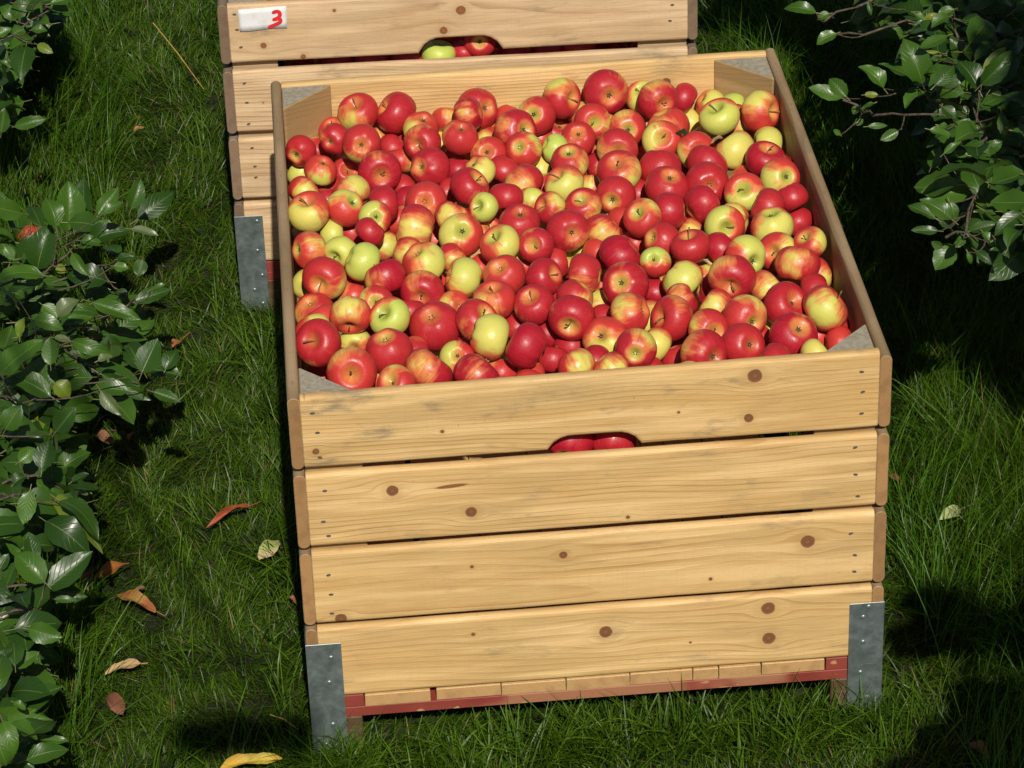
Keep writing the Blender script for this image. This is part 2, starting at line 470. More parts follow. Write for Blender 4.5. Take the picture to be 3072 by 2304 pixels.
front_knots = [
    [(.041, -.105, .0062), (.251, -.084, .0035), (.771, -.020, .0135), (.761, -.101, .0085), (.644, -.080, .0028)],
    [(.163, -.193, .0108), (.293, -.246, .0105), (.557, -.280, .0038)],
    [(.446, -.347, .0075), (.290, -.357, .0035), (.865, -.357, .0135), (.698, -.419, .0036), (.063, -.444, .0115)],
    [(.287, -.497, .0038), (.516, -.513, .0125), (.798, -.489, .013), (.800, -.553, .0125), (.663, -.549, .0024)]]
nailsF = [(.040, -.031), (.046, -.069), (.047, -.117), (.051, -.183), (.045, -.244), (.052, -.273), (.047, -.352), (.049, -.392), (.048, -.431),
          (.949, -.027), (.952, -.066), (.951, -.108), (.942, -.174), (.944, -.228), (.949, -.272), (.939, -.347), (.947, -.392), (.947, -.426)]
rivF = [[(.041, -.522), (.035, -.574), (.036, -.664), (.023, -.707), (.040, -.711)],
        [(.965, -.522), (.966, -.575), (.963, -.640), (.974, -.501), (.976, -.695)]]
crateF = crate('honey-coloured pine crate standing in front, heaped full of apples', (0, 0, 0), 0,
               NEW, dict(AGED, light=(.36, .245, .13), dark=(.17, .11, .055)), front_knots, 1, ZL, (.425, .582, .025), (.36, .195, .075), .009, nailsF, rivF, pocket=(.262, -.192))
rear_knots = [[(.505, -.038, .011), (.467, -.082, .009), (.090, -.095, .0068), (.242, -.024, .004), (.171, -.125, .006)],
              [(.27, -.21, .006), (.08, -.226, .002)], [(.2, -.39, .006)], [(.3, -.52, .008)]]
nailsR = [(.035, -.021), (.038, -.056), (.043, -.096), (.044, -.179), (.046, -.224), (.046, -.274), (.049, -.331), (.052, -.375), (.052, -.401),
          (.947, -.02), (.947, -.051), (.942, -.087), (.945, -.18), (.948, -.22), (.946, -.27)]
rivR = [[(.047, -.506), (.043, -.578), (.049, -.639), (.030, -.674), (.046, -.709)], rivF[1]]
ZLR = [(0, -.1345), (-.1451, -.2953), (-.3040, -.4530), (-.4590, -.6079)]
RLOC, RRZ = (-0.1027, 1.6178, -0.0105), -0.02932
crateR = crate('paler weathered pine crate standing behind, white card numbered in red on its plank', RLOC, RRZ,
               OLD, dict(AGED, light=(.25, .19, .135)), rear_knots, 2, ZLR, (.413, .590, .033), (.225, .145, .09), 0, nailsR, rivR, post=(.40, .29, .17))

# the paper card with its red 3
def card():
    t = NT('white card'); n = t.noise(t.obj(), 60, 3)
    c = t.mix(t.smooth(n, .45, .75, 0, .5), (.74, .75, .76), (.62, .55, .42)); t.base(c); t.rough(.7)
    cs = [(.0435, -.0595), (.142, -.056), (.143, -.007), (.043, -.0105)]
    n_ = 12; V = []; F = []
    for i in range(n_ + 1):
        for j in range(5):
            f, g = i / n_, j / 4
            b = [cs[0][k] * (1 - f) + cs[1][k] * f for k in (0, 1)]; u = [cs[3][k] * (1 - f) + cs[2][k] * f for k in (0, 1)]
            x, z = b[0] * (1 - g) + u[0] * g, b[1] * (1 - g) + u[1] * g
            curl = .0045 * max(0, (.35 - g)) ** 1.3 * (1 + math.sin(f * 7)) + .003 * max(0, f - .85)
            V.append((x, -.0012 - curl, z + ZT))
    for i in range(n_):
        for j in range(4):
            a = i * 5 + j; F.append((a, a + 5, a + 6, a + 1))
    me = mesh_np('paper_card', V, F)
    o = link('paper_card', me, crateR, [t.m])
    sol = o.modifiers.new('thick', 'SOLIDIFY'); sol.thickness = .0004
    ink = plain('red ink', (.72, .025, .03), .5, 0, .08)
    pts = [(.1165, -.0195), (.1215, -.0175), (.1275, -.019), (.129, -.026), (.1245, -.032), (.1165, -.0352), (.1245, -.0335),
           (.129, -.0355), (.1285, -.0412), (.120, -.0458), (.1065, -.0512)]
    P = [Vector((a, 0, b)) for a, b in pts]
    # smooth the stroke
    Q = []
    for i in range(len(P) - 1):
        p0, p1, p2, p3 = P[max(i - 1, 0)], P[i], P[i + 1], P[min(i + 2, len(P) - 1)]
        for s in range(5):
            u = s / 5
            Q.append(.5 * ((2 * p1) + (p2 - p0) * u + (2 * p0 - 5 * p1 + 4 * p2 - p3) * u * u + (3 * p1 - p0 - 3 * p2 + p3) * u ** 3))
    Q.append(P[-1])
    V = []; F = []
    for i, q in enumerate(Q):
        for k in range(10):
            an = 2 * math.pi * k / 10
            wd = .0042
            V.append((q.x + wd * math.cos(an), -.0030 - .00002 * i, q.z + ZT + wd * .85 * math.sin(an)))
    me2 = bpy.data.meshes.new('numeral')
    bm = bmesh.new()
    for i in range(len(Q)):
        bm.faces.new([bm.verts.new(V[i * 10 + k]) for k in range(10)])
    for i in range(len(Q) - 1):
        d = (Q[i + 1] - Q[i]).normalized(); nn = Vector((-d.z, 0, d.x)) * .0038
        y = -.0030 - .00002 * i - .00001
        vs = [Q[i] + nn, Q[i + 1] + nn, Q[i + 1] - nn, Q[i] - nn]
        bm.faces.new([bm.verts.new((v.x, y, v.z + ZT)) for v in vs])
    bm.to_mesh(me2); bm.free()
    link('numeral', me2, o, [ink])
card()

# ------------------------------------------------------------ apples
def apple_material():
    t = NT('apple skin')
    s = t.sep(t.obj())
    info = t.n.new('ShaderNodeObjectInfo')
    cs = t.sep(info.outputs['Color']); A, Gn, Dp = cs[0], cs[1], cs[2]
    rn = info.outputs['Random']
    rho = t.m2('SQRT', t.add(t.m2('POWER', s[0], 2), t.m2('POWER', s[1], 2)))
    inv = t.m2('DIVIDE', 1.0, t.m2('MAXIMUM', rho, .06))
    ca, sa = t.mul(s[0], inv), t.mul(s[1], inv)
    off = t.mul(rn, 37.0)
    st = t.noise(t.xyz(t.add(t.mul(ca, 3.2), off), t.mul(sa, 3.2), t.mul(s[2], .55)), 1, 3, .6)      # long streaks
    st2 = t.noise(t.xyz(t.add(t.mul(ca, 14), off), t.mul(sa, 14), t.mul(s[2], 1.2)), 1, 2, .6)     # fine streaks
    bl = t.noise(t.xyz(t.add(t.mul(s[0], 1.6), off), t.mul(s[1], 1.6), t.mul(s[2], 1.6)), 1, 2)
    thr = t.sub(1.0, t.mul(A, 2.0))
    v = t.add(s[0], t.add(t.mul(t.sub(st, .5), .9), t.add(t.mul(t.sub(st2, .5), .3), t.mul(t.sub(bl, .5), .9))))
    f = t.smooth(v, t.sub(thr, .62), t.add(thr, .55))
    # the hollows stay greener than the cheeks
    cav = t.smooth(rho, .18, .74, 1, 0)
    cav = t.mul(cav, t.lin(t.noise(t.xyz(off, t.mul(s[2], .6), 3.0), 1, 0), .35, .65, .45, 1.0))
    cav = t.m2('MULTIPLY', cav, t.lin(A, .6, 1.0, 1.1, .85), 0, True)
    f = t.mul(f, t.sub(1.0, t.mul(cav, .88)))
    green = t.mix(Gn, (.70, .60, .13), (.46, .58, .10))
    green = t.mix(t.smooth(bl, .35, .7, 0, .5), green, (.60, .58, .14))
    green = t.mix(t.mul(cav, .6), green, (.30, .35, .045))
    orange = t.mix(t.smooth(st, .3, .7), (.68, .17, .06), (.66, .28, .08))
    red = t.mix(Dp, (.58, .05, .036), (.39, .008, .026))
    red = t.mix(t.smooth(st, .35, .75, 0, .3), red, (.54, .035, .025))
    red = t.mix(t.smooth(st2, .55, .8, 0, .25), red, (.62, .14, .06))
    c = t.mix(t.smooth(f, .05, .45), green, orange)
    c = t.mix(t.smooth(f, .35, .85), c, red)
    # pale breathing spots
    vo = t.n.new('ShaderNodeTexVoronoi'); t.l.new(t.obj(), vo.inputs['Vector']); vo.inputs['Scale'].default_value = 13
    dots = t.smooth(vo.outputs['Distance'], .06, .13, .34, 0)
    c = t.mix(dots, c, (.62, .42, .2))
    # russet round the stalk and odd blemishes
    ru = t.mul(t.smooth(rho, .08, .3, 1, 0), t.smooth(t.noise(t.obj(), 9, 3), .35, .6))
    c = t.mix(t.mul(ru, .55), c, (.24, .17, .05))
    bm_ = t.smooth(t.noise(t.xyz(t.add(s[0], off), t.mul(s[1], 1.0), s[2]), 3.1, 4, .7), .70, .76, 0, .45)
    c = t.mix(bm_, c, (.22, .12, .05))
    t.base(c)
    t.rough(t.lin(t.noise(t.obj(), 3, 2), .3, .7, .34, .50))
    t.b.inputs['Specular IOR Level'].default_value = .45
    t.b.inputs['Subsurface Weight'].default_value = .0
    t.b.inputs['Coat Weight'].default_value = .05
    t.b.inputs['Coat Roughness'].default_value = .18
    t.bump(t.add(t.noise(t.obj(), 5, 3), t.mul(t.noise(t.obj(), 60, 2), .03)), .05, .05)
    return t.m
SKIN = apple_material()
STALK = plain('apple stalk', (.21, .15, .05), .7, 0, .4, 3)
EYE = plain('dried apple eye', (.055, .05, .025), .9, 0, .3, 6)

def apple_meshes():
    out = []
    nu, nv = 40, 30
    for k in range(7):
        q = random.Random(k + 5)
        hz = q.uniform(.86, .99); tap = q.uniform(-.02, .14); lob = q.uniform(.012, .04); ph = q.uniform(0, 6)
        lop = q.uniform(0, .07); lp = q.uniform(0, 6)
        V = []; F = []; 
        for j in range(nv + 1):
            t_ = math.pi * j / nv
            sn, cs = math.sin(t_), math.cos(t_)
            for i in range(nu):
                f = 2 * math.pi * i / nu
                rho = sn ** .93 * (1 + tap * (cs * .9 + .1) * 1.0)
                z = hz * cs * (.93 if cs > 0 else .9)
                z = math.copysign(abs(z) ** .92, z)
                if cs > 0: z -= .46 * math.exp(-(rho / .33) ** 2)
                else: z += .36 * math.exp(-(rho / .30) ** 2)
                if cs < 0:
                    wgt = min(1, max(0, -cs - .1) * 1.4)
                    rho *= 1 + lob * wgt * math.cos(5 * f + ph)
                    z += -lob * 1.0 * wgt * math.cos(5 * f + ph) * sn
                else:
                    rho *= 1 + lob * .5 * cs * math.cos(3 * f + ph)
                z += lop * rho * math.cos(f - lp)
                rho *= 1 + .016 * math.cos(2 * f + ph * 2)
                V.append((rho * math.cos(f), rho * math.sin(f), z))
        for j in range(nv):
            for i in range(nu):
                a = j * nu + i; b = j * nu + (i + 1) % nu
                F.append((a, a + nu, b + nu, b))
        me = mesh_np('apple', V, F)
        me.materials.append(SKIN)
        out.append(me)
    return out
APPLES = apple_meshes()

def tube(pts, radii, n=8):
    V = []; F = []
    P = [Vector(p) for p in pts]
    up = Vector((.3, .2, 1)).normalized()
    for i, p in enumerate(P):
        d = (P[min(i + 1, len(P) - 1)] - P[max(i - 1, 0)]).normalized()
        a = d.cross(up)
        if a.length < .05: a = d.cross(Vector((1, 0, 0)))
        a.normalize(); b = d.cross(a)
        for k in range(n):
            an = 2 * math.pi * k / n
            V.append(tuple(p + (a * math.cos(an) + b * math.sin(an)) * radii[i]))
    for i in range(len(P) - 1):
        for k in range(n):
            F.append((i * n + k, i * n + (k + 1) % n, (i + 1) * n + (k + 1) % n, (i + 1) * n + k))
    return V, F
def stalk_meshes():
    out = []
    for k in range(4):
        q = random.Random(k); bx, by = q.uniform(-.28, .28), q.uniform(-.28, .28); L = q.uniform(.42, .72)
        pts = [(bx * s * s, by * s * s, .38 + L * s) for s in (0, .25, .5, .75, .93, 1.0)]
        V, F = tube(pts, [.03, .026, .025, .03, .045, .038], 8)
        n = len(V); V.append(tuple(np.mean(V[-8:], 0))); 
        me = mesh_np('stalk', V, F); me.materials.append(STALK); out.append(me)
    return out
STALKS = stalk_meshes()
def eye_mesh():
    V = []; F = []
    for k in range(5):
        a = 2 * math.pi * k / 5
        d = np.array([math.cos(a), math.sin(a)]); s = np.array([-d[1], d[0]])
        base = len(V)
        for (r_, w_, z_) in ((.02, .035, -.51), (.085, .035, -.555), (.13, .004, -.61)):
            for q in (-1, 1):
                p = d * r_ + s * w_ * q; V.append((p[0], p[1], z_))
        F += [(base, base + 1, base + 3, base + 2), (base + 2, base + 3, base + 5, base + 4)]
    me = mesh_np('eye', V, F, False); me.materials.append(EYE)
    return me
EYEM = eye_mesh()

CODE = {'R': (.96, .35, .9), 'r': (.84, .3, .7), 'M': (.80, .2, .5), 'O': (.82, .15, .05), 'Y': (.58, .1, .15), 'G': (.32, .6, .25)}
def apple(P, r, code, feat, ax, g, label, group, zoff=ZT, M0=None, part=True):
    ax = np.array(ax, float); ax /= np.linalg.norm(ax)
    g = np.array(g, float)
    bx = -g if 'g' in feat or code in 'YG' else g * -1
    bx = bx - ax * (bx @ ax)
    if np.linalg.norm(bx) < .15:
        bx = np.cross(ax, [.3, .5, .8])
    bx /= np.linalg.norm(bx)
    by = np.cross(ax, bx)
    me = APPLES[rnd.randrange(len(APPLES))]
    o = bpy.data.objects.new('apple', me); col.objects.link(o)
    rr = r * 1.06
    m = Matrix(((bx[0] * rr, by[0] * rr, ax[0] * rr, P[0]), (bx[1] * rr, by[1] * rr, ax[1] * rr, P[1]),
                (bx[2] * rr, by[2] * rr, ax[2] * rr, P[2] + zoff), (0, 0, 0, 1)))
    if M0 is not None: m = M0 @ m
    o.matrix_world = m
    A, G, Dp = CODE[code]
    o.color = (min(1, max(0, A + rnd.uniform(-.07, .05))), min(1, max(0, G + rnd.uniform(-.35, .35))), min(1, max(0, Dp + rnd.uniform(-.3, .15))), 1)
    tag(o, label, 'apple', group)
    toc = (m.to_3x3().col[2]).normalized().dot(Vector(-R[2]))
    if part:
        if toc > -.25:
            c = bpy.data.objects.new('stalk', STALKS[rnd.randrange(4)]); col.objects.link(c); c.parent = o
            if 's' not in feat: c.scale = (1, 1, .7); c.location = (0, 0, .1)
        if toc < .3:
            c = bpy.data.objects.new('eye', EYEM); col.objects.link(c); c.parent = o
    return o
APPLE_DATA = """0.1674,1.1586,-0.0534,0.0377|r|sg|-0.22,-0.42,0.88|-0.56,-0.80,0.20|big red apple with its stem facing the camera, against the rear plank, left
0.2419,1.1569,-0.0586,0.0393|R|s|-0.81,-0.10,0.58|-0.27,0.83,-0.49|big deep red apple stem to the left, against the rear plank, left of centre
0.4022,1.1584,-0.0634,0.0389|R|c|-0.55,0.72,-0.42|0.71,-0.66,-0.24|big deep red apple eye on the right, against the rear plank, left of centre
0.3792,1.0982,-0.0431,0.0322|R|-g|-0.96,0.13,-0.25|-0.45,-0.65,0.61|deep red apple, against the rear plank, left of centre, right of a orange-pink one
0.4644,1.1684,-0.0917,0.0285|Y|-|-0.44,-0.44,-0.78|0.42,0.84,0.33|yellow apple, against the rear plank, centre
0.5120,1.1096,-0.0617,0.0358|M|cg|0.28,0.80,-0.54|-0.28,-0.83,0.47|big red and yellow apple showing its eye straight on, against the rear plank, centre
0.1172,1.1653,-0.0940,0.0299|r|sg|-0.22,-0.25,0.94|-0.22,-0.30,0.93|red apple with its stem pointing up, against the rear plank, left
0.1164,1.0491,-0.0528,0.0288|r|cg|0.48,0.87,-0.13|-0.69,-0.69,0.20|red apple showing its eye on the left, rear of heap, left
0.1672,1.0080,-0.0465,0.0348|r|cg|0.05,0.95,-0.32|-0.16,-0.98,-0.10|big red apple showing its eye straight on, rear of heap, left
0.2031,1.1681,-0.1232,0.0285|O|-|-0.59,0.64,0.49|-0.67,-0.41,0.62|orange-pink apple, against the rear plank, left, right of a big red one
0.2867,1.0998,-0.0661,0.0327|M|cg|-0.25,0.28,-0.93|-0.54,-0.76,0.36|red and yellow apple showing its eye on top, against the rear plank, left of centre
0.3397,1.1680,-0.0892,0.0285|O|-|0.21,0.69,0.69|0.58,-0.54,0.61|orange-pink apple, against the rear plank, left of centre, above a red one
0.3266,1.1678,-0.1400,0.0290|O|-g|-0.98,0.14,0.12|-0.60,-0.61,0.52|orange-pink apple, against the rear plank, left of centre, left of a orange-pink one
0.3572,1.0107,-0.0470,0.0333|r|cg|-0.08,0.35,-0.93|0.16,-0.30,0.94|red apple showing its eye on top, rear of heap, left of centre
0.4217,1.1687,-0.1248,0.0285|r|-|-0.88,0.29,0.38|-0.27,0.34,0.90|red apple, against the rear plank, centre
0.4135,1.1173,-0.1127,0.0285|M|-g|0.34,-0.41,-0.84|-0.39,-0.90,0.20|red and yellow apple, against the rear plank, centre
0.4658,1.0424,-0.0582,0.0401|R|cg|-0.61,0.71,-0.37|0.67,-0.69,0.28|big deep red apple showing its eye on the right, rear of heap, centre
0.0499,1.0492,-0.0742,0.0293|R|c|0.52,0.85,0.02|0.08,-0.12,-0.99|deep red apple showing its eye on the left, against the left plank, near the rear
0.0829,1.1301,-0.1174,0.0285|r|-|-0.96,-0.10,-0.28|0.06,0.73,0.68|red apple, in the rear left corner of the heap
0.2565,1.1686,-0.1249,0.0285|R|-|0.95,-0.21,-0.24|-0.89,0.37,0.27|deep red apple, against the rear plank, left of centre, left of a big red one
0.2322,1.1222,-0.1166,0.0285|R|-|-0.74,-0.19,-0.64|-0.60,0.75,-0.27|deep red apple, against the rear plank, left of centre, above a yellow one
0.2854,1.0350,-0.0665,0.0345|r|sg|-0.48,-0.84,0.25|-0.59,-0.45,0.67|big red apple with its stem facing the camera, rear of heap, left of centre
0.4083,0.9838,-0.0755,0.0333|M|cg|0.20,0.75,-0.63|-0.31,-0.66,0.69|red and yellow apple eye straight on, rear, centre, below a red and yellow one
0.4745,0.9726,-0.0646,0.0333|M|cg|0.37,0.71,-0.59|0.04,-0.66,0.75|red and yellow apple eye straight on, rear, centre, below a big deep red one
0.0858,0.9519,-0.0680,0.0294|O|cg|-0.29,0.26,-0.92|-0.09,-0.97,-0.21|orange-pink apple showing its eye on top, against the left plank, towards the rear
0.0488,1.0705,-0.1315,0.0285|Y|-|-0.75,0.46,0.48|-0.94,-0.19,0.29|yellow apple, against the left plank, near the rear
0.1347,1.1257,-0.1422,0.0285|O|-|-1.00,0.01,-0.09|-0.59,-0.80,0.06|orange-pink apple, against the rear plank, left, below a big red one
0.1359,1.0558,-0.1295,0.0285|r|sg|0.05,-0.75,0.66|0.41,-0.87,0.26|red apple with its stem facing the camera, rear of heap, left
0.1960,0.9180,-0.0629,0.0386|R|sg|0.07,-0.98,0.19|-0.01,-0.88,0.48|big deep red apple with its stem facing the camera, farther half of heap, left
0.2421,1.0678,-0.1202,0.0296|Y|-|-0.04,0.52,0.86|0.48,-0.30,-0.82|yellow apple, rear of heap, left of centre
0.2912,0.9206,-0.0629,0.0360|R|cg|0.71,0.59,-0.39|-0.73,-0.63,0.28|big deep red apple showing its eye on the left, farther half, left of centre
0.3514,1.0980,-0.1357,0.0285|O|-|-0.84,0.32,0.43|0.24,-0.60,-0.77|orange-pink apple, against the rear plank, left of centre, right of a orange-pink one
0.3509,1.0228,-0.1246,0.0285|R|-|-0.18,-0.50,-0.85|-0.54,0.27,-0.80|deep red apple, rear of heap, left of centre
0.3832,0.8811,-0.0574,0.0297|Y|cg|0.57,0.08,-0.82|-0.03,-0.80,0.60|yellow apple showing its eye on top, farther half of heap, left of centre
0.4349,0.9277,-0.0834,0.0315|r|-|-0.61,-0.37,-0.70|-0.39,0.90,-0.18|red apple, farther half of heap, centre, above a orange-pink one
0.4606,0.8361,-0.0657,0.0377|r|-g|0.56,-0.45,-0.69|-0.02,-0.98,-0.21|big red apple, farther half of heap, centre
0.5090,0.9920,-0.1200,0.0285|Y|s|0.95,-0.30,0.12|-0.16,-0.41,0.90|yellow apple with its stem to the right, rear of heap, centre
0.0509,0.8263,-0.0495,0.0304|M|-g|0.72,0.44,0.54|0.42,-0.64,0.64|red and yellow apple, against the left plank, towards the rear
0.0932,0.9013,-0.1072,0.0285|R|-|-0.09,-0.44,-0.89|-0.49,0.80,-0.35|deep red apple, against the left plank, towards the rear
0.1386,0.8584,-0.0761,0.0365|M|-g|-0.62,0.52,0.59|0.53,-0.44,0.72|big red and yellow apple, farther half of heap, left
0.1273,0.7338,-0.0387,0.0334|Y|c|-0.54,0.46,-0.70|-0.29,0.76,0.58|yellow apple showing its eye on the right, farther half of heap, left
0.0578,0.7205,-0.0374,0.0373|Y|sg|-0.12,-0.23,0.96|-0.45,-0.75,0.48|big yellow apple with its stem pointing up, against the left plank, halfway back
0.1950,0.7392,-0.0409,0.0325|R|-|0.99,0.12,-0.01|0.95,0.15,-0.29|deep red apple, farther half of heap, left
0.2404,0.9334,-0.1117,0.0285|r|-|0.83,0.46,0.30|0.43,0.86,0.28|red apple, farther half of heap, left of centre
0.2430,0.8598,-0.1015,0.0285|R|-|-0.88,0.37,0.31|0.59,0.75,-0.31|deep red apple, farther half of heap, left of centre, below a red one
0.2737,0.7434,-0.0434,0.0358|M|cg|0.13,0.86,-0.50|-0.06,-0.96,0.27|big red and yellow apple showing its eye straight on, farther half, left of centre
0.3231,0.8894,-0.1059,0.0285|R|-|-0.88,0.29,0.37|-0.56,0.71,-0.42|deep red apple, farther half, left of centre, right of a big red and yellow one
0.3586,0.7925,-0.0448,0.0366|R|sg|0.62,-0.19,0.76|0.67,-0.62,0.41|big deep red apple with its stem pointing up, farther half of heap, left of centre
0.3775,0.6951,-0.0378,0.0264|G|sg|-0.58,-0.62,0.53|-0.44,-0.70,0.56|small green apple with its stem facing the camera, middle of heap, left of centre
0.4213,0.7286,-0.0392,0.0305|R|-|0.07,0.69,0.72|0.80,0.20,-0.57|deep red apple, farther half of heap, centre
0.4708,0.7747,-0.0748,0.0285|r|-g|0.24,0.70,0.67|-0.14,-0.99,0.07|red apple, farther half of heap, centre, below a yellow one
0.1772,0.6823,-0.0368,0.0292|G|c|-0.07,0.86,-0.50|-0.97,0.24,-0.08|green apple showing its eye straight on, middle of heap, left
0.1652,0.6296,-0.0374,0.0265|R|-|-0.75,-0.30,-0.59|0.33,0.81,-0.49|small deep red apple, middle of heap, left
0.2254,0.7710,-0.0954,0.0285|Y|-|-0.56,0.56,0.61|0.59,0.74,0.32|yellow apple, farther half of heap, left of centre
0.2498,0.6705,-0.0577,0.0402|r|-g|-0.93,0.23,0.28|-0.64,-0.71,0.29|big red apple, middle of heap, left of centre
0.3190,0.6977,-0.0564,0.0324|r|-g|0.53,0.41,0.74|-0.33,-0.85,0.40|red apple, middle of heap, left of centre, below a deep red one
0.3301,0.6294,-0.0573,0.0390|Y|cg|-0.06,0.69,-0.72|-0.04,-0.66,0.75|big yellow apple showing its eye straight on, middle of heap, left of centre
0.3834,0.7046,-0.0954,0.0285|M|sg|0.23,-0.44,0.87|-0.14,-0.69,0.71|red and yellow apple with its stem facing the camera, middle of heap, left of centre
0.4373,0.6281,-0.0380,0.0352|R|cg|-0.05,0.33,-0.94|0.03,-0.35,0.94|big deep red apple showing its eye on top, middle of heap, centre
0.3956,0.5456,-0.0382,0.0353|Y|sg|-0.51,-0.23,0.82|0.22,-0.50,0.84|big yellow apple with its stem pointing up, middle of heap, left of centre
0.4595,0.5364,-0.0383,0.0301|R|s|-0.38,-0.81,0.45|0.14,0.98,0.11|deep red apple with its stem facing the camera, middle of heap, centre
0.0955,0.7241,-0.0887,0.0285|Y|-g|1.00,0.04,0.00|0.11,-0.93,0.35|yellow apple, against the left plank, towards the rear
0.1358,0.7581,-0.1034,0.0285|r|-|-0.64,-0.24,-0.73|0.39,0.82,0.41|red apple, farther half of heap, left
0.0528,0.5779,-0.0386,0.0324|O|cg|0.88,0.38,-0.28|-0.45,-0.63,0.64|orange-pink apple showing its eye on the left, against the left plank, halfway back
0.1103,0.5641,-0.0401,0.0287|G|sg|-0.58,-0.81,0.01|-0.30,-0.75,0.59|green apple with its stem to the left, against the left plank, halfway back
0.1462,0.5156,-0.0358,0.0338|G|-|0.89,-0.03,-0.45|0.83,-0.51,0.22|green apple, middle of heap, left
0.1910,0.6813,-0.0955,0.0285|r|-g|0.68,-0.27,-0.68|0.06,-0.80,0.60|red apple, middle of heap, left
0.2285,0.6116,-0.0759,0.0285|M|-g|0.91,-0.14,-0.39|-0.28,-0.89,0.37|red and yellow apple, middle of heap, left of centre
0.2540,0.5072,-0.0406,0.0367|Y|cg|0.42,0.20,-0.88|0.27,-0.54,0.80|big yellow apple showing its eye on top, middle of heap, left of centre
0.3089,0.5711,-0.0732,0.0285|r|-g|0.88,0.31,0.35|-0.13,-0.99,-0.03|red apple, middle of heap, left of centre, below a big yellow one
0.0773,0.4873,-0.0479,0.0375|r|sg|-0.38,-0.92,0.06|0.47,-0.77,-0.44|big red apple with its stem facing the camera, against the left plank, towards the front
0.0477,0.5506,-0.0957,0.0285|Y|-|0.16,0.98,-0.14|-0.93,0.37,0.03|yellow apple, against the left plank, halfway back
0.1841,0.4606,-0.0426,0.0352|R|-g|-0.32,0.50,0.80|-0.82,-0.47,0.33|big deep red apple, nearer half of heap, left
0.3216,0.4629,-0.0548,0.0365|Y|sg|-0.92,0.01,0.38|-0.31,-0.44,0.84|big yellow apple with its stem to the left, nearer half of heap, left of centre
0.3923,0.4362,-0.0394,0.0354|r|cg|0.32,0.44,-0.84|-0.34,-0.34,0.88|big red apple showing its eye on top, nearer half of heap, left of centre
0.3565,0.5796,-0.0994,0.0285|O|-|0.52,-0.46,-0.72|-0.14,-0.39,-0.91|orange-pink apple, middle of heap, left of centre
0.4410,0.5674,-0.0974,0.0285|Y|-|0.54,0.40,0.74|-0.70,0.46,0.55|yellow apple, middle of heap, centre, left of a red one
0.4601,0.4171,-0.0398,0.0327|r|sg|0.71,-0.46,0.53|0.74,-0.46,0.48|red apple with its stem to the right, nearer half of heap, centre
0.4952,0.5636,-0.0902,0.0285|r|-|-0.99,0.01,-0.10|0.69,0.69,-0.22|red apple, middle of heap, centre
0.1261,0.4959,-0.0936,0.0285|O|-|-0.30,-0.47,-0.83|-0.98,-0.12,-0.17|orange-pink apple, middle of heap, left
0.1181,0.5498,-0.1014,0.0285|R|-|0.52,-0.22,-0.82|-0.29,0.36,-0.89|deep red apple, middle of heap, left
0.0547,0.4344,-0.0850,0.0342|r|-g|0.30,0.31,-0.90|-0.82,-0.49,0.29|red apple, against the left plank, towards the front
0.0664,0.3780,-0.0704,0.0285|O|-|-0.49,0.47,0.73|-0.95,0.12,-0.28|orange-pink apple, against the left plank, towards the front
0.1171,0.3375,-0.0415,0.0345|O|sg|-0.15,-0.89,-0.44|-0.17,-0.60,0.78|big orange-pink apple with its stem low at the front, nearer half of heap, left
0.1641,0.4031,-0.0590,0.0300|M|cg|0.02,0.83,-0.56|0.11,-0.79,0.60|red and yellow apple showing its eye straight on, nearer half of heap, left
0.1848,0.3177,-0.0419,0.0335|G|sg|-0.46,-0.52,0.72|-0.28,-0.80,0.54|green apple with its stem facing the camera, nearer half of heap, left
0.2473,0.4400,-0.0626,0.0366|R|sg|-0.21,-0.97,0.08|-0.32,-0.37,0.87|big deep red apple with its stem facing the camera, nearer half, left of centre
0.2604,0.3135,-0.0606,0.0418|R|cg|0.21,0.46,-0.86|-0.25,-0.23,0.94|big deep red apple showing its eye on top, nearer half of heap, left of centre
0.3017,0.4126,-0.0841,0.0285|O|cg|-0.36,0.76,-0.54|0.36,-0.71,0.61|orange-pink apple showing its eye straight on, nearer half of heap, left of centre
0.3316,0.2943,-0.0475,0.0356|R|sg|0.58,-0.37,0.72|0.47,-0.55,0.69|big deep red apple with its stem to the right, nearer half, left of centre
0.3684,0.3516,-0.0423,0.0349|M|sg|-0.11,-0.10,0.99|-0.60,-0.75,0.27|big red and yellow apple with its stem pointing up, nearer half, left of centre
0.4353,0.3271,-0.0417,0.0344|R|sg|-0.30,-0.41,0.86|-0.51,-0.47,0.72|deep red apple with its stem facing the camera, nearer half of heap, centre
0.3493,0.2262,-0.0402,0.0377|Y|-g|0.93,-0.17,-0.33|-0.29,-0.42,0.86|big yellow apple, front of heap, left of centre
0.0588,0.2507,-0.0438,0.0382|R|sg|-0.39,-0.68,0.62|-0.58,-0.78,-0.25|big deep red apple stem facing the camera, against the left plank, near the front
0.0508,0.3248,-0.0610,0.0296|Y|-|-0.30,0.74,0.60|0.86,0.10,0.51|yellow apple, against the left plank, towards the front
0.1220,0.3391,-0.1026,0.0285|Y|sg|-0.12,-0.98,0.17|-0.19,-0.87,0.45|yellow apple with its stem facing the camera, nearer half of heap, left
0.1761,0.2129,-0.0449,0.0376|R|cg|0.20,0.18,-0.96|-0.22,-0.02,0.98|big deep red apple showing its eye on top, front of heap, left
0.1104,0.1490,-0.0470,0.0411|M|sg|-0.05,-0.92,0.39|-0.18,-0.57,0.80|big red and yellow apple stem facing the camera, against the left plank, near the front
0.0922,0.2776,-0.1048,0.0285|R|-|-0.96,0.23,-0.17|0.45,0.35,-0.82|deep red apple, against the left plank, towards the front
0.2373,0.1384,-0.0497,0.0392|R|-g|0.67,0.35,0.66|-0.61,-0.75,0.26|big deep red apple, front of heap, left of centre
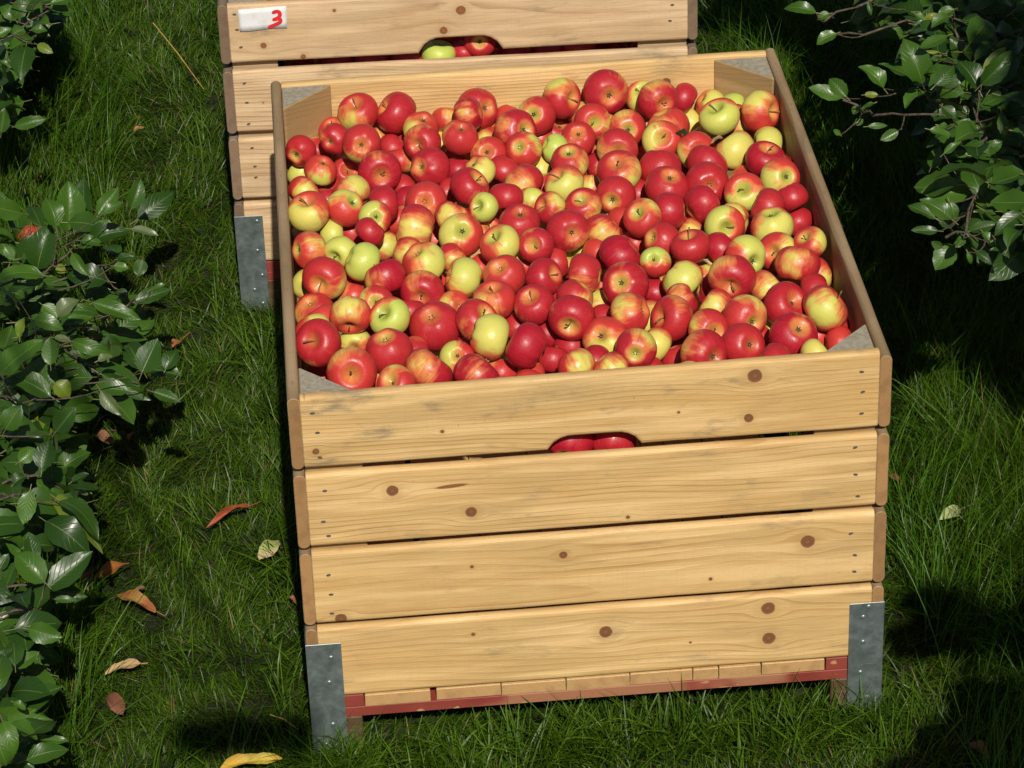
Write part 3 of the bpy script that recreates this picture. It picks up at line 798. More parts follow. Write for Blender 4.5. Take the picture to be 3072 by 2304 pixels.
0.1830,0.0973,-0.0464,0.0312|M|sg|-0.46,-0.51,0.72|-0.44,-0.34,0.83|red and yellow apple with its stem facing the camera, against the front plank, left
0.1618,0.2209,-0.1070,0.0285|O|-|0.86,0.43,0.28|0.52,-0.22,0.82|orange-pink apple, front of heap, left
0.2917,0.2080,-0.0671,0.0285|Y|cg|0.01,0.75,-0.66|-0.09,-0.76,0.65|yellow apple showing its eye straight on, front of heap, left of centre
0.3172,0.1109,-0.0483,0.0370|R|-g|0.78,0.36,0.51|-0.70,-0.68,0.21|big deep red apple, against the front plank, left of centre
0.3676,0.2191,-0.1080,0.0285|G|-|-0.17,-0.50,-0.85|-0.46,0.23,-0.86|green apple, front of heap, left of centre
0.4105,0.1883,-0.0429,0.0368|R|-|-0.82,0.34,0.47|-0.65,0.33,-0.68|big deep red apple, front of heap, centre
0.4573,0.3256,-0.1030,0.0285|R|-|0.07,0.56,0.83|0.26,0.85,0.46|deep red apple, nearer half of heap, centre, right of a big deep red one
0.4051,0.3539,-0.1020,0.0285|R|-|0.51,0.53,0.68|-0.22,0.68,-0.70|deep red apple, nearer half of heap, centre, below a big red and yellow one
0.4146,0.1901,-0.1071,0.0285|O|-|0.95,0.16,-0.25|-0.29,0.76,0.59|orange-pink apple, front of heap, centre
0.2191,0.2694,-0.0874,0.0285|R|-|0.92,0.01,-0.39|0.26,0.42,0.87|deep red apple, nearer half of heap, left of centre, below a big red one
0.2216,0.3855,-0.0747,0.0285|R|-|0.03,0.51,0.86|-0.22,0.79,-0.58|deep red apple, nearer half of heap, left of centre, right of a green one
0.4568,0.2433,-0.1053,0.0285|R|-|0.19,0.50,0.85|0.24,0.87,0.44|deep red apple, front of heap, centre, left of a deep red one
0.5674,1.1582,-0.0508,0.0381|r|sg|0.68,-0.69,0.23|0.56,-0.61,0.56|big red apple with its stem to the right, against the rear plank, centre
0.6554,1.1543,-0.0419,0.0421|R|cg|-0.14,0.98,-0.15|0.62,-0.67,0.41|big deep red apple showing its eye straight on, against the rear plank, right of centre
0.7276,1.1663,-0.0643,0.0316|G|s|-0.20,-0.44,0.87|0.00,-0.58,0.81|green apple with its stem facing the camera, against the rear plank, right of centre
0.7515,1.1081,-0.0452,0.0384|R|s|0.34,-0.94,0.11|-0.14,-0.07,0.99|big deep red apple stem facing the camera, against the rear plank, right of centre
0.8090,1.1678,-0.0731,0.0295|R|-|0.81,-0.34,-0.48|0.11,0.99,0.05|deep red apple, against the rear plank, right
0.8633,1.1677,-0.0908,0.0295|Y|-|0.74,0.03,-0.67|0.87,-0.49,0.09|yellow apple, against the rear plank, right, above a big green one
0.9089,1.1392,-0.0882,0.0285|G|-|-0.95,-0.00,-0.30|0.48,-0.12,0.87|green apple, in the rear right corner of the heap
0.8609,1.0169,-0.0469,0.0372|G|sg|-0.36,-0.18,0.92|-0.23,-0.94,0.25|big green apple with its stem pointing up, rear of heap, right
0.9402,1.0212,-0.0414,0.0393|M|sg|0.79,-0.56,0.23|0.44,-0.53,0.73|big red and yellow apple stem to the right, against the right plank, near the rear
0.8996,1.0626,-0.0857,0.0365|M|sg|-0.87,-0.12,0.48|0.64,-0.66,0.38|big red and yellow apple stem to the left, against the right plank, near the rear
0.8218,1.1669,-0.1289,0.0296|Y|-g|0.88,0.20,0.43|-0.41,-0.51,0.76|yellow apple, against the rear plank, right, right of a big red and yellow one
0.7617,1.0381,-0.0694,0.0400|M|-g|0.35,-0.18,-0.92|-0.55,-0.51,0.66|big red and yellow apple, rear of heap, right of centre
0.6146,1.1611,-0.1035,0.0354|M|-g|0.89,0.19,0.42|0.17,-0.17,0.97|big red and yellow apple, against the rear plank, right of centre
0.6168,1.0614,-0.0598,0.0342|M|sg|0.13,-0.90,0.41|0.12,-0.94,0.32|red and yellow apple with its stem facing the camera, rear of heap, right of centre
0.6969,1.1606,-0.1198,0.0357|R|-|-0.39,-0.27,-0.88|0.96,0.20,0.20|big deep red apple, against the rear plank, right of centre
0.6836,1.0512,-0.0745,0.0353|M|cg|-0.00,0.94,-0.35|-0.16,-0.75,0.65|big red and yellow apple showing its eye straight on, rear of heap, right of centre
0.7416,0.9685,-0.0624,0.0357|Y|sg|-0.12,-0.78,0.62|-0.37,-0.69,0.63|big yellow apple with its stem facing the camera, rear of heap, right of centre
0.5566,1.1646,-0.1313,0.0322|R|c|-0.30,0.27,-0.91|0.75,0.64,-0.15|deep red apple showing its eye on top, against the rear plank, centre
0.5841,1.0068,-0.0671,0.0324|r|cg|0.04,0.58,-0.82|-0.16,-0.66,0.73|red apple showing its eye straight on, rear of heap, centre
0.5350,0.9783,-0.0690,0.0265|G|-g|0.84,-0.01,-0.54|0.22,-0.56,0.80|small green apple, rear of heap, centre
0.5181,1.1231,-0.1222,0.0285|O|-|0.40,0.45,0.80|-0.57,-0.11,0.82|orange-pink apple, against the rear plank, centre
0.5990,1.0576,-0.1296,0.0291|R|-g|0.71,-0.04,-0.71|-0.49,0.03,0.87|deep red apple, rear of heap, right of centre, right of a red one
0.5570,0.9009,-0.0604,0.0345|r|cg|0.11,0.30,-0.95|0.81,-0.59,-0.05|red apple showing its eye on top, farther half of heap, centre
0.6540,0.9561,-0.0686,0.0377|M|sg|-0.04,-0.97,0.22|-0.53,-0.85,-0.01|big red and yellow apple with its stem facing the camera, rear, right of centre
0.7271,1.0223,-0.1249,0.0295|O|-|0.96,0.28,0.07|-0.94,0.17,-0.31|orange-pink apple, rear of heap, right of centre
0.8014,0.9330,-0.0708,0.0347|M|sg|0.21,-0.92,0.33|-0.39,-0.92,0.07|big red and yellow apple with its stem facing the camera, farther half of heap, right
0.8397,1.1128,-0.1378,0.0285|Y|-|0.43,-0.49,-0.76|0.30,-0.88,-0.36|yellow apple, against the rear plank, right, below a yellow one
0.8731,0.9048,-0.0635,0.0380|Y|-g|-0.48,0.47,0.74|-0.05,-0.74,0.67|big yellow apple, farther half of heap, right
0.9458,0.9681,-0.0881,0.0340|G|-|0.99,-0.01,-0.17|0.38,0.18,0.91|green apple, against the right plank, near the rear
0.9199,0.8326,-0.0504,0.0358|R|sg|0.18,-0.16,0.97|0.20,-0.10,0.97|big deep red apple with its stem pointing up, against the right plank, towards the rear
0.9525,0.8792,-0.0887,0.0285|R|-|0.52,0.57,0.64|0.67,0.63,0.38|deep red apple, against the right plank, towards the rear
0.7210,0.8360,-0.0509,0.0375|R|-|-0.10,-0.51,-0.86|0.18,0.69,-0.70|big deep red apple, farther half of heap, right of centre
0.8123,0.8638,-0.0699,0.0380|R|-|0.64,0.57,0.51|-0.37,0.93,-0.04|big deep red apple, farther half of heap, right
0.6413,0.8179,-0.0457,0.0399|r|sg|-0.21,-0.46,0.86|0.71,-0.68,0.17|big red apple with its stem facing the camera, farther half of heap, right of centre
0.6165,0.9792,-0.1181,0.0285|R|-|0.95,0.25,0.19|0.78,-0.45,0.43|deep red apple, rear of heap, right of centre, above a red one
0.5342,0.7759,-0.0425,0.0361|Y|sg|-0.55,-0.17,0.82|-0.42,-0.64,0.64|big yellow apple with its stem pointing up, farther half of heap, centre
0.7215,0.7315,-0.0383,0.0386|R|c|-0.16,0.38,-0.91|0.80,0.46,0.39|big deep red apple showing its eye on top, farther half of heap, right of centre
0.7959,0.7317,-0.0392,0.0382|R|c|-0.01,0.94,-0.33|-0.56,-0.43,-0.71|big deep red apple showing its eye straight on, farther half of heap, right
0.8782,0.8513,-0.0986,0.0285|G|-|0.74,-0.38,-0.55|0.54,0.10,-0.84|green apple, farther half of heap, right
0.8578,0.6839,-0.0383,0.0347|Y|sg|-0.21,-0.65,0.74|-0.21,-0.78,0.58|big yellow apple with its stem facing the camera, middle of heap, right
0.9337,0.7325,-0.0387,0.0357|Y|cg|-0.32,0.79,-0.52|0.14,-0.87,0.47|big yellow apple showing its eye straight on, against the right plank, towards the rear
0.9403,0.6520,-0.0367,0.0283|R|-|0.41,-0.49,-0.77|-0.04,0.46,-0.89|deep red apple, against the right plank, halfway back, below a big yellow one
0.5947,0.8743,-0.1034,0.0285|r|-g|-0.12,-0.50,-0.86|-0.39,-0.89,0.24|red apple, farther half of heap, centre, above a red one
0.6253,0.7397,-0.0557,0.0352|R|cg|0.37,0.92,-0.10|-0.48,-0.87,-0.13|big deep red apple showing its eye straight on, farther half of heap, right of centre
0.6802,0.8170,-0.0990,0.0285|R|-|-0.95,0.20,0.23|-0.20,0.19,-0.96|deep red apple, farther half of heap, right of centre
0.7137,0.6344,-0.0402,0.0327|R|-|-0.98,0.15,-0.09|-0.80,0.59,0.11|deep red apple, middle of heap, right of centre, below a big deep red one
0.7747,0.6526,-0.0403,0.0333|R|-|0.86,0.38,0.34|-0.59,0.76,0.26|deep red apple, middle of heap, right of centre, above a orange-pink one
0.8283,0.6203,-0.0618,0.0322|M|-g|-0.93,0.36,0.08|-0.34,-0.43,0.84|red and yellow apple, middle of heap, right
0.8907,0.6173,-0.0380,0.0346|R|-|0.86,-0.30,-0.41|0.11,0.72,-0.69|big deep red apple, against the right plank, halfway back
0.5586,0.6720,-0.0382,0.0320|r|sg|-0.21,-0.45,0.87|0.23,-0.68,0.70|red apple with its stem facing the camera, middle of heap, centre
0.4978,0.6756,-0.0382,0.0288|r|s|-0.75,-0.38,0.54|0.97,-0.13,0.19|red apple with its stem to the left, middle of heap, centre
0.5207,0.5776,-0.0350,0.0362|r|cg|-0.22,0.94,-0.28|0.32,-0.94,0.04|big red apple showing its eye straight on, middle of heap, centre
0.5881,0.6081,-0.0599,0.0350|r|-g|-0.79,-0.13,-0.61|0.62,-0.42,0.66|big red apple, middle of heap, centre
0.6591,0.6022,-0.0335,0.0334|r|sg|-0.43,-0.49,0.76|0.05,-0.21,0.98|red apple with its stem facing the camera, middle of heap, right of centre
0.6330,0.6840,-0.0779,0.0285|Y|-|-0.23,-0.49,-0.84|0.67,-0.10,-0.73|yellow apple, middle of heap, right of centre
0.7638,0.6795,-0.1027,0.0285|O|-|-0.80,-0.21,-0.56|-0.60,0.63,-0.48|orange-pink apple, middle of heap, right of centre, above a red one
0.7486,0.6287,-0.0884,0.0285|r|-g|-0.83,0.33,0.45|-0.23,-0.53,0.82|red apple, middle of heap, right of centre
0.8034,0.5654,-0.0390,0.0343|Y|sg|0.03,-0.97,0.25|-0.51,-0.67,0.54|yellow apple with its stem facing the camera, middle of heap, right
0.8872,0.5488,-0.0393,0.0365|Y|-g|0.11,0.02,-0.99|0.12,-0.73,0.67|big yellow apple, against the right plank, halfway back
0.6831,0.5255,-0.0401,0.0316|R|-|0.78,0.36,-0.51|0.03,-0.11,-0.99|deep red apple, middle of heap, right of centre, right of a orange-pink one
0.7307,0.4846,-0.0362,0.0334|R|s|-0.19,0.02,0.98|-0.00,0.79,-0.61|deep red apple with its stem pointing up, nearer half of heap, right of centre
0.7872,0.5056,-0.0575,0.0326|R|-|0.84,0.31,0.46|0.18,0.34,-0.92|deep red apple, middle of heap, right of centre, left of a big green one
0.8239,0.4410,-0.0394,0.0356|G|c|-0.40,0.91,-0.09|0.40,0.91,0.06|big green apple showing its eye on the right, nearer half of heap, right
0.8878,0.4827,-0.0562,0.0344|Y|sg|-0.51,-0.75,0.42|-0.52,-0.78,0.36|yellow apple with its stem facing the camera, against the right plank, towards the front
0.6040,0.4781,-0.0388,0.0378|R|-|-0.80,-0.02,-0.60|-0.55,0.83,0.11|big deep red apple, nearer half of heap, right of centre
0.5712,0.5521,-0.0742,0.0285|Y|-|0.58,0.46,0.67|0.21,0.92,0.33|yellow apple, middle of heap, centre, below a big red one
0.5320,0.6014,-0.1051,0.0285|Y|s|-0.28,-0.57,0.77|0.67,-0.63,-0.39|yellow apple with its stem facing the camera, middle of heap, centre
0.6483,0.6191,-0.0958,0.0285|O|-|0.16,0.50,0.85|0.84,-0.46,-0.28|orange-pink apple, middle of heap, right of centre, left of a deep red one
0.6623,0.4465,-0.0393,0.0260|G|cg|0.27,0.69,-0.67|-0.25,-0.46,0.85|small green apple showing its eye straight on, nearer half of heap, right of centre
0.9519,0.6489,-0.0898,0.0285|R|-|-0.43,0.59,0.68|0.37,0.91,0.20|deep red apple, against the right plank, halfway back, right of a big yellow one
0.9433,0.4668,-0.0357,0.0293|r|sg|-0.58,-0.21,0.78|-0.39,-0.30,0.87|red apple with its stem pointing up, against the right plank, towards the front
0.9088,0.4014,-0.0401,0.0375|r|-g|0.34,0.52,0.78|-0.25,-0.69,0.68|big red apple, against the right plank, towards the front
0.9516,0.4465,-0.0877,0.0285|M|-g|0.93,0.27,0.27|0.27,-0.95,-0.12|red and yellow apple, against the right plank, towards the front
0.7877,0.3647,-0.0346,0.0393|R|sg|-0.27,-0.96,-0.10|-0.45,-0.89,0.11|big deep red apple with its stem facing the camera, nearer half, right of centre
0.8490,0.3678,-0.0692,0.0339|O|-g|0.80,0.27,0.54|0.20,-0.65,0.73|orange-pink apple, nearer half of heap, right
0.7599,0.4316,-0.0984,0.0285|r|-|0.96,-0.06,-0.27|0.98,0.19,0.00|red apple, nearer half of heap, right of centre
0.7521,0.4863,-0.1003,0.0285|G|-|0.15,-0.52,-0.84|0.84,0.54,0.10|green apple, nearer half of heap, right of centre
0.7026,0.3918,-0.0485,0.0347|Y|-g|0.69,-0.41,-0.60|-0.32,-0.75,0.58|big yellow apple, nearer half of heap, right of centre
0.5999,0.3740,-0.0406,0.0385|R|c|0.36,0.72,-0.59|-0.41,0.54,0.74|big deep red apple showing its eye straight on, nearer half of heap, right of centre
0.5345,0.4224,-0.0397,0.0340|R|-g|-0.94,0.31,0.11|0.53,-0.82,-0.21|deep red apple, nearer half of heap, centre, left of a red and yellow one
0.9289,0.3441,-0.0633,0.0296|r|-|-1.00,0.04,-0.06|-0.31,0.95,-0.06|red apple, against the right plank, towards the front
0.8656,0.2708,-0.0465,0.0383|R|sg|0.47,-0.54,0.69|0.65,-0.44,0.62|big deep red apple with its stem facing the camera, nearer half of heap, right
0.9286,0.2321,-0.0355,0.0391|M|sg|0.80,0.02,0.60|-0.32,-0.90,0.31|big red and yellow apple stem to the right, against the right plank, near the front
0.8637,0.1667,-0.0464,0.0395|R|c|-0.26,0.52,-0.82|-0.06,1.00,-0.03|big deep red apple showing its eye on top, front of heap, right
0.7902,0.2315,-0.0420,0.0378|M|cg|-0.38,0.91,-0.13|0.61,-0.62,0.49|big red and yellow apple showing its eye on the right, front of heap, right
0.7516,0.3115,-0.0642,0.0310|M|-g|-0.74,0.45,0.50|-0.01,-0.99,0.14|red and yellow apple, nearer half of heap, right of centre
0.6942,0.3307,-0.0552,0.0297|R|-|-0.90,-0.17,-0.40|-0.94,-0.30,-0.12|deep red apple, nearer half of heap, right of centre, above a big deep red one
0.6694,0.2586,-0.0483,0.0376|R|sg|-0.87,-0.35,0.34|-0.43,-0.13,0.89|big deep red apple with its stem to the left, nearer half, right of centre
0.5984,0.2790,-0.0444,0.0348|r|cg|-0.84,0.34,-0.41|-0.34,-0.36,0.87|big red apple showing its eye on the right, nearer half of heap, right of centre
0.6630,0.4470,-0.0991,0.0285|R|-|-0.46,-0.43,-0.77|-0.49,0.31,-0.82|deep red apple, nearer half of heap, right of centre, left of a deep red one
0.5098,0.3457,-0.0418,0.0310|r|-g|-0.62,-0.20,-0.76|0.70,-0.68,-0.23|red apple, nearer half of heap, centre, right of a big deep red one
0.4962,0.2793,-0.0452,0.0390|R|sg|-0.25,-0.97,-0.03|-0.38,-0.92,0.04|big deep red apple with its stem facing the camera, nearer half of heap, centre
0.5611,0.4106,-0.1013,0.0285|O|-|-0.95,0.10,-0.29|0.69,-0.11,0.72|orange-pink apple, nearer half of heap, centre
0.5589,0.3554,-0.1008,0.0285|r|-|0.91,0.23,0.33|-0.48,0.65,-0.58|red apple, nearer half of heap, centre, above a big yellow one
0.7228,0.2063,-0.0451,0.0335|r|sg|0.31,-0.91,0.27|-0.51,-0.73,0.46|red apple with its stem facing the camera, front of heap, right of centre
0.5495,0.2336,-0.0671,0.0380|Y|cg|0.44,0.59,-0.68|-0.25,-0.96,0.13|big yellow apple showing its eye straight on, front of heap, centre
0.5927,0.1593,-0.0466,0.0329|r|cg|0.18,0.96,-0.22|0.46,-0.36,0.81|red apple showing its eye straight on, front of heap, centre
0.6321,0.2113,-0.0703,0.0289|Y|-g|0.81,-0.22,-0.55|0.01,-0.98,0.21|yellow apple, front of heap, right of centre
0.7052,0.1282,-0.0473,0.0389|R|cg|-0.49,0.84,-0.24|-0.44,-0.45,0.78|big deep red apple showing its eye on the right, front of heap, right of centre
0.6716,0.2206,-0.1083,0.0285|r|-|0.26,-0.41,-0.87|0.44,-0.10,-0.89|red apple, front of heap, right of centre
0.7745,0.1491,-0.0473,0.0357|R|cg|-0.40,0.80,-0.46|0.76,-0.40,0.52|big deep red apple showing its eye straight on, front of heap, right of centre
0.8406,0.2935,-0.1122,0.0285|G|-|-0.64,-0.36,-0.68|-0.97,0.15,0.19|green apple, nearer half of heap, right
0.8147,0.0818,-0.0493,0.0344|R|-|-0.77,0.37,0.52|-0.42,0.80,0.43|deep red apple, against the front plank, right
0.8890,0.0981,-0.0487,0.0274|Y|-g|0.82,0.25,0.52|-0.52,-0.74,0.43|small yellow apple, in the front right corner of the heap
0.9480,0.1984,-0.0865,0.0285|Y|-|1.00,-0.05,0.04|0.25,0.84,-0.47|yellow apple, against the right plank, near the front
0.9529,0.2800,-0.1038,0.0285|R|-|-0.28,-0.30,-0.91|-0.74,0.67,-0.04|deep red apple, against the right plank, towards the front
0.9168,0.2406,-0.0993,0.0285|O|-|-0.29,0.69,0.66|-0.06,0.94,0.34|orange-pink apple, against the right plank, near the front
0.5417,0.1058,-0.0482,0.0298|r|-g|0.56,-0.36,-0.75|-0.31,-0.45,0.84|red apple, against the front plank, centre, right of a deep red one
0.5257,0.1762,-0.0763,0.0285|R|-|0.96,-0.19,-0.20|-0.32,0.87,0.36|deep red apple, front of heap, centre, right of a red one
0.4865,0.1235,-0.0481,0.0299|r|-g|0.42,-0.49,-0.77|0.52,-0.81,0.29|red apple, against the front plank, centre, left of a deep red one
0.4936,0.2843,-0.1101,0.0285|R|-|-0.01,0.54,0.84|-0.33,0.85,-0.40|deep red apple, nearer half of heap, centre, right of a deep red one
0.6211,0.1662,-0.0992,0.0285|R|-|-0.85,-0.23,-0.48|0.31,0.87,-0.38|deep red apple, front of heap, right of centre
0.8138,0.2472,-0.0996,0.0285|G|-|0.99,0.12,0.07|-0.73,0.63,-0.27|green apple, front of heap, right
0.0588,0.1993,-0.1321,0.0337|M|-|-0.80,-0.12,-0.59|0.67,-0.60,0.44|red and yellow apple sunk between others, against the left plank, near the front
0.7574,0.1882,-0.1349,0.0348|r|-|0.63,0.37,0.68|-0.38,-0.86,0.35|big red apple sunk between others, front of heap, right of centre
0.4695,0.2519,-0.1656,0.0356|R|-|-0.67,-0.19,-0.72|0.82,0.57,-0.05|big deep red apple sunk between others, front of heap, centre, below a red one
0.2737,0.1992,-0.1295,0.0356|r|-|-0.78,0.55,-0.30|0.58,-0.21,-0.79|big red apple sunk between others, front of heap, left of centre
0.1360,0.1139,-0.1050,0.0359|O|-|-0.97,0.05,-0.22|0.48,0.80,0.35|big orange-pink apple sunk between others, against the front plank, left
0.9373,0.1447,-0.1052,0.0316|r|-|0.23,0.49,0.84|-0.26,0.90,-0.36|red apple sunk between others, against the right plank, near the front
0.6688,0.0613,-0.0606,0.0330|M|-|0.97,0.25,0.06|0.11,-0.38,0.92|red and yellow apple sunk between others, against the front plank, right of centre
0.5839,0.2122,-0.1495,0.0356|R|-|-0.30,-0.37,-0.88|-0.05,0.55,0.84|big deep red apple sunk between others, front, centre, left of a deep red one
0.3619,0.0565,-0.0555,0.0325|r|-|0.24,0.58,0.77|-0.91,0.25,-0.32|red apple sunk between others, against the front plank, left of centre
0.0564,0.3218,-0.1571,0.0345|R|-|0.88,-0.29,-0.38|0.47,0.59,0.65|deep red apple sunk between others, against the left plank, towards the front
0.2045,0.2177,-0.1506,0.0353|R|-|0.25,-0.44,-0.86|0.35,0.74,-0.57|big deep red apple sunk between others, front of heap, left
0.5198,0.1902,-0.1321,0.0317|R|-|0.93,-0.01,-0.36|-0.39,0.74,-0.55|deep red apple sunk between others, front of heap, centre
0.9043,0.2510,-0.1685,0.0333|R|-|0.74,0.66,0.15|0.62,0.77,-0.16|deep red apple sunk between others, against the right plank, near the front
0.7895,0.2435,-0.1631,0.0341|R|-|-0.75,0.53,0.40|0.39,0.58,0.72|deep red apple sunk between others, front of heap, right
0.2897,0.7823,-0.1458,0.0351|Y|-|-0.99,-0.02,-0.15|-0.01,0.80,-0.61|big yellow apple sunk between others, farther half of heap, left of centre
0.0917,0.2438,-0.1624,0.0339|O|-|-0.07,-0.44,-0.89|-0.07,-0.20,-0.98|orange-pink apple sunk between others, against the left plank, near the front
0.3191,0.1243,-0.1214,0.0354|R|-|-0.25,0.51,0.82|0.69,-0.04,-0.72|big deep red apple sunk between others, against the front plank, left of centre
0.5035,0.7343,-0.1008,0.0338|Y|-|0.44,-0.41,-0.80|-0.67,0.22,0.71|yellow apple sunk between others, farther half of heap, centre, below a red one
0.5006,0.5900,-0.1630,0.0357|R|-|-0.23,-0.49,-0.84|-0.86,0.32,0.40|big deep red apple sunk between others, middle of heap, centre
0.4074,0.1339,-0.0954,0.0320|O|-|-0.97,0.26,-0.04|0.07,0.20,-0.98|orange-pink apple sunk between others, front of heap, centre
0.1608,0.4389,-0.1351,0.0311|R|-|-0.87,0.43,0.25|-0.18,0.85,-0.50|deep red apple sunk between others, nearer half of heap, left
0.7927,1.0438,-0.1553,0.0321|R|-|-0.80,0.35,0.49|-0.20,0.24,-0.95|deep red apple sunk between others, rear of heap, right
0.6501,0.2151,-0.1648,0.0356|Y|-|0.01,-0.42,-0.91|-0.40,-0.71,0.57|big yellow apple sunk between others, front of heap, right of centre
0.3176,0.3288,-0.1066,0.0343|R|-|-0.88,-0.19,-0.43|-0.88,0.11,-0.45|deep red apple sunk between others, nearer half of heap, left of centre
0.4156,0.4832,-0.1211,0.0360|M|-|-0.72,-0.32,-0.61|0.51,0.16,-0.85|big red and yellow apple sunk between others, nearer half of heap, centre
0.8715,0.6838,-0.1228,0.0342|R|-|-0.48,0.75,0.45|-0.50,-0.06,-0.86|deep red apple sunk between others, middle of heap, right
0.0521,0.8721,-0.1674,0.0314|O|-|-0.21,-0.22,-0.95|-0.50,-0.58,-0.65|orange-pink apple sunk between others, against the left plank, towards the rear
0.8251,0.7837,-0.1182,0.0357|r|-|-0.71,-0.17,-0.69|0.95,0.01,0.32|big red apple sunk between others, farther half of heap, right
0.6770,0.3353,-0.1359,0.0331|r|-|0.16,-0.52,-0.84|-0.56,0.12,-0.82|red apple sunk between others, nearer half of heap, right of centre
0.3087,0.6034,-0.1477,0.0331|O|-|-0.99,-0.02,-0.15|-0.79,0.61,-0.09|orange-pink apple sunk between others, middle of heap, left of centre
0.0564,0.6631,-0.1227,0.0340|R|-|-0.99,-0.00,-0.12|-0.24,0.95,-0.20|deep red apple sunk between others, against the left plank, halfway back
0.1881,0.6032,-0.1649,0.0357|R|-|-0.29,-0.48,-0.83|0.15,0.95,0.26|big deep red apple sunk between others, middle of heap, left
0.6345,0.3168,-0.0829,0.0343|O|-|0.96,-0.20,-0.22|0.08,-0.83,0.55|orange-pink apple sunk between others, nearer half of heap, right of centre
0.4267,1.0707,-0.1851,0.0315|O|-|-0.89,0.34,0.30|-0.48,0.81,0.33|orange-pink apple sunk between others, rear of heap, centre
0.2312,0.4422,-0.1431,0.0357|r|-|0.53,0.04,-0.84|-0.01,0.98,-0.20|big red apple sunk between others, nearer half of heap, left of centre
0.5811,0.5532,-0.1474,0.0317|M|-|-0.20,0.66,0.72|0.74,-0.66,0.15|red and yellow apple sunk between others, middle of heap, centre
0.8859,0.6225,-0.1641,0.0335|R|-|-0.92,0.29,0.25|0.81,0.56,-0.17|deep red apple sunk between others, against the right plank, halfway back
0.6846,0.6016,-0.1429,0.0344|M|-|-0.75,0.38,0.54|-0.47,-0.74,-0.48|red and yellow apple sunk between others, middle of heap, right of centre
0.6553,1.1106,-0.1036,0.0318|O|-|0.57,0.53,0.63|-0.05,-0.08,1.00|orange-pink apple sunk between others, against the rear plank, right of centre
0.4116,0.8304,-0.1466,0.0326|O|-|-0.61,-0.38,-0.70|0.90,0.25,0.35|orange-pink apple sunk between others, farther half of heap, centre
0.0939,0.9924,-0.1296,0.0332|M|-|0.07,0.51,0.86|0.72,0.67,-0.18|red and yellow apple sunk between others, against the left plank, near the rear
0.7100,0.9248,-0.1227,0.0351|M|-|0.96,0.10,0.27|0.07,-0.05,1.00|big red and yellow apple sunk between others, farther half of heap, right of centre
0.5066,0.8731,-0.0979,0.0325|Y|-|0.20,-0.33,-0.92|-0.08,0.87,-0.48|yellow apple sunk between others, farther half of heap, centre, left of a big yellow one
0.0941,0.5858,-0.1607,0.0317|O|-|-0.91,0.25,0.32|-0.60,0.23,-0.77|orange-pink apple sunk between others, against the left plank, halfway back
0.6501,1.1523,-0.1616,0.0328|Y|-|0.33,0.47,0.82|0.95,-0.06,-0.31|yellow apple sunk between others, against the rear plank, right of centre
0.7189,1.0814,-0.1314,0.0353|M|-|0.99,0.11,0.03|-0.31,0.03,0.95|big red and yellow apple sunk between others, against the rear plank, right of centre"""
for line in APPLE_DATA.strip().split('\n'):
    a, code, feat, ax, g, lab = line.split('|')
    x, y, z, r = map(float, a.split(','))
    apple((x, y, z), r, code, feat, [float(q) for q in ax.split(',')], [float(q) for q in g.split(',')], lab, 'apples heaped in the front crate')

# apples glimpsed through the hand hole of the front crate and through hand hole and slot of the rear one
hole_front = [((.468, .064, -.162), .037, 'R', 'deep red apple filling the left of the front crate hand hole'),
              ((.541, .068, -.170), .036, 'r', 'red apple low in the right of the front crate hand hole')]
for P, r, c, lab in hole_front:
    apple(P, r, c, '-', (.3, .8, .4), (.1, .9, -.2), lab, 'apples seen through the hand hole of the front crate')
MR = Matrix.Translation(Vector(RLOC)) @ Matrix.Rotation(RRZ, 4, 'Z')
hole_rear = [((.455, .060, -.166), .034, 'G', 'yellow-green apple at the left of the rear crate hand hole'),
             ((.545, .062, -.140), .033, 'R', 'deep red apple with its eye outward, right side of the rear crate hand hole'),
             ((.508, .075, -.172), .030, 'r', 'small red apple low between two others in the rear crate hand hole'),
             ((.388, .064, -.165), .034, 'r', 'red apple in the dark slot just left of the rear crate hand hole'),
             ((.312, .062, -.166), .035, 'r', 'red apple in the rear crate slot, second left of the hand hole'),
             ((.240, .064, -.167), .034, 'R', 'dark red apple in the rear crate slot, third left of the hand hole'),
             ((.620, .064, -.166), .034, 'R', 'dark red apple in the slot just right of the rear crate hand hole'),
             ((.755, .064, -.163), .034, 'Y', 'yellowish apple in the rear crate slot, toward its right end'),
             ((.690, .064, -.170), .033, 'R', 'red apple in the rear crate slot, second right of the hand hole'),
             ((.475, .125, -.145), .035, 'R', 'dark red apple deep inside the rear crate hand hole')]
for P, r, c, lab in hole_rear:
    if 'slot' in lab: P = (P[0], P[1] + .008, P[2] - .012)
    apple(P, r, c, '-', (.1, .9, -.4) if 'eye' in lab else (.2, .1, .97), (0, -.9, .4) if c == 'G' else (.1, .9, -.2), lab, 'apples seen through the gaps of the rear crate', M0=MR)
ORD = 'first second third fourth fifth sixth seventh eighth ninth tenth eleventh twelfth thirteenth fourteenth fifteenth'.split()
for k in range(30):
    row, ci = divmod(k, 15)
    P = (.14 + ci * .052 + (.026 if row else 0) + rnd.uniform(-.004, .004), .128 + row * .012, (-.155, -.222)[row] + rnd.uniform(-.006, .006))
    apple(P, .0345 * .9, rnd.choice('RRrM'), '-', (rnd.gauss(0, 1), rnd.gauss(0, 1), rnd.gauss(0, 1)), (.1, .9, -.2),
          'shadowy apple %s from the left in the %s inner row of the rear crate' % (ORD[ci], ('upper', 'lower')[row]), 'apples in the dark inside the rear crate', M0=MR)

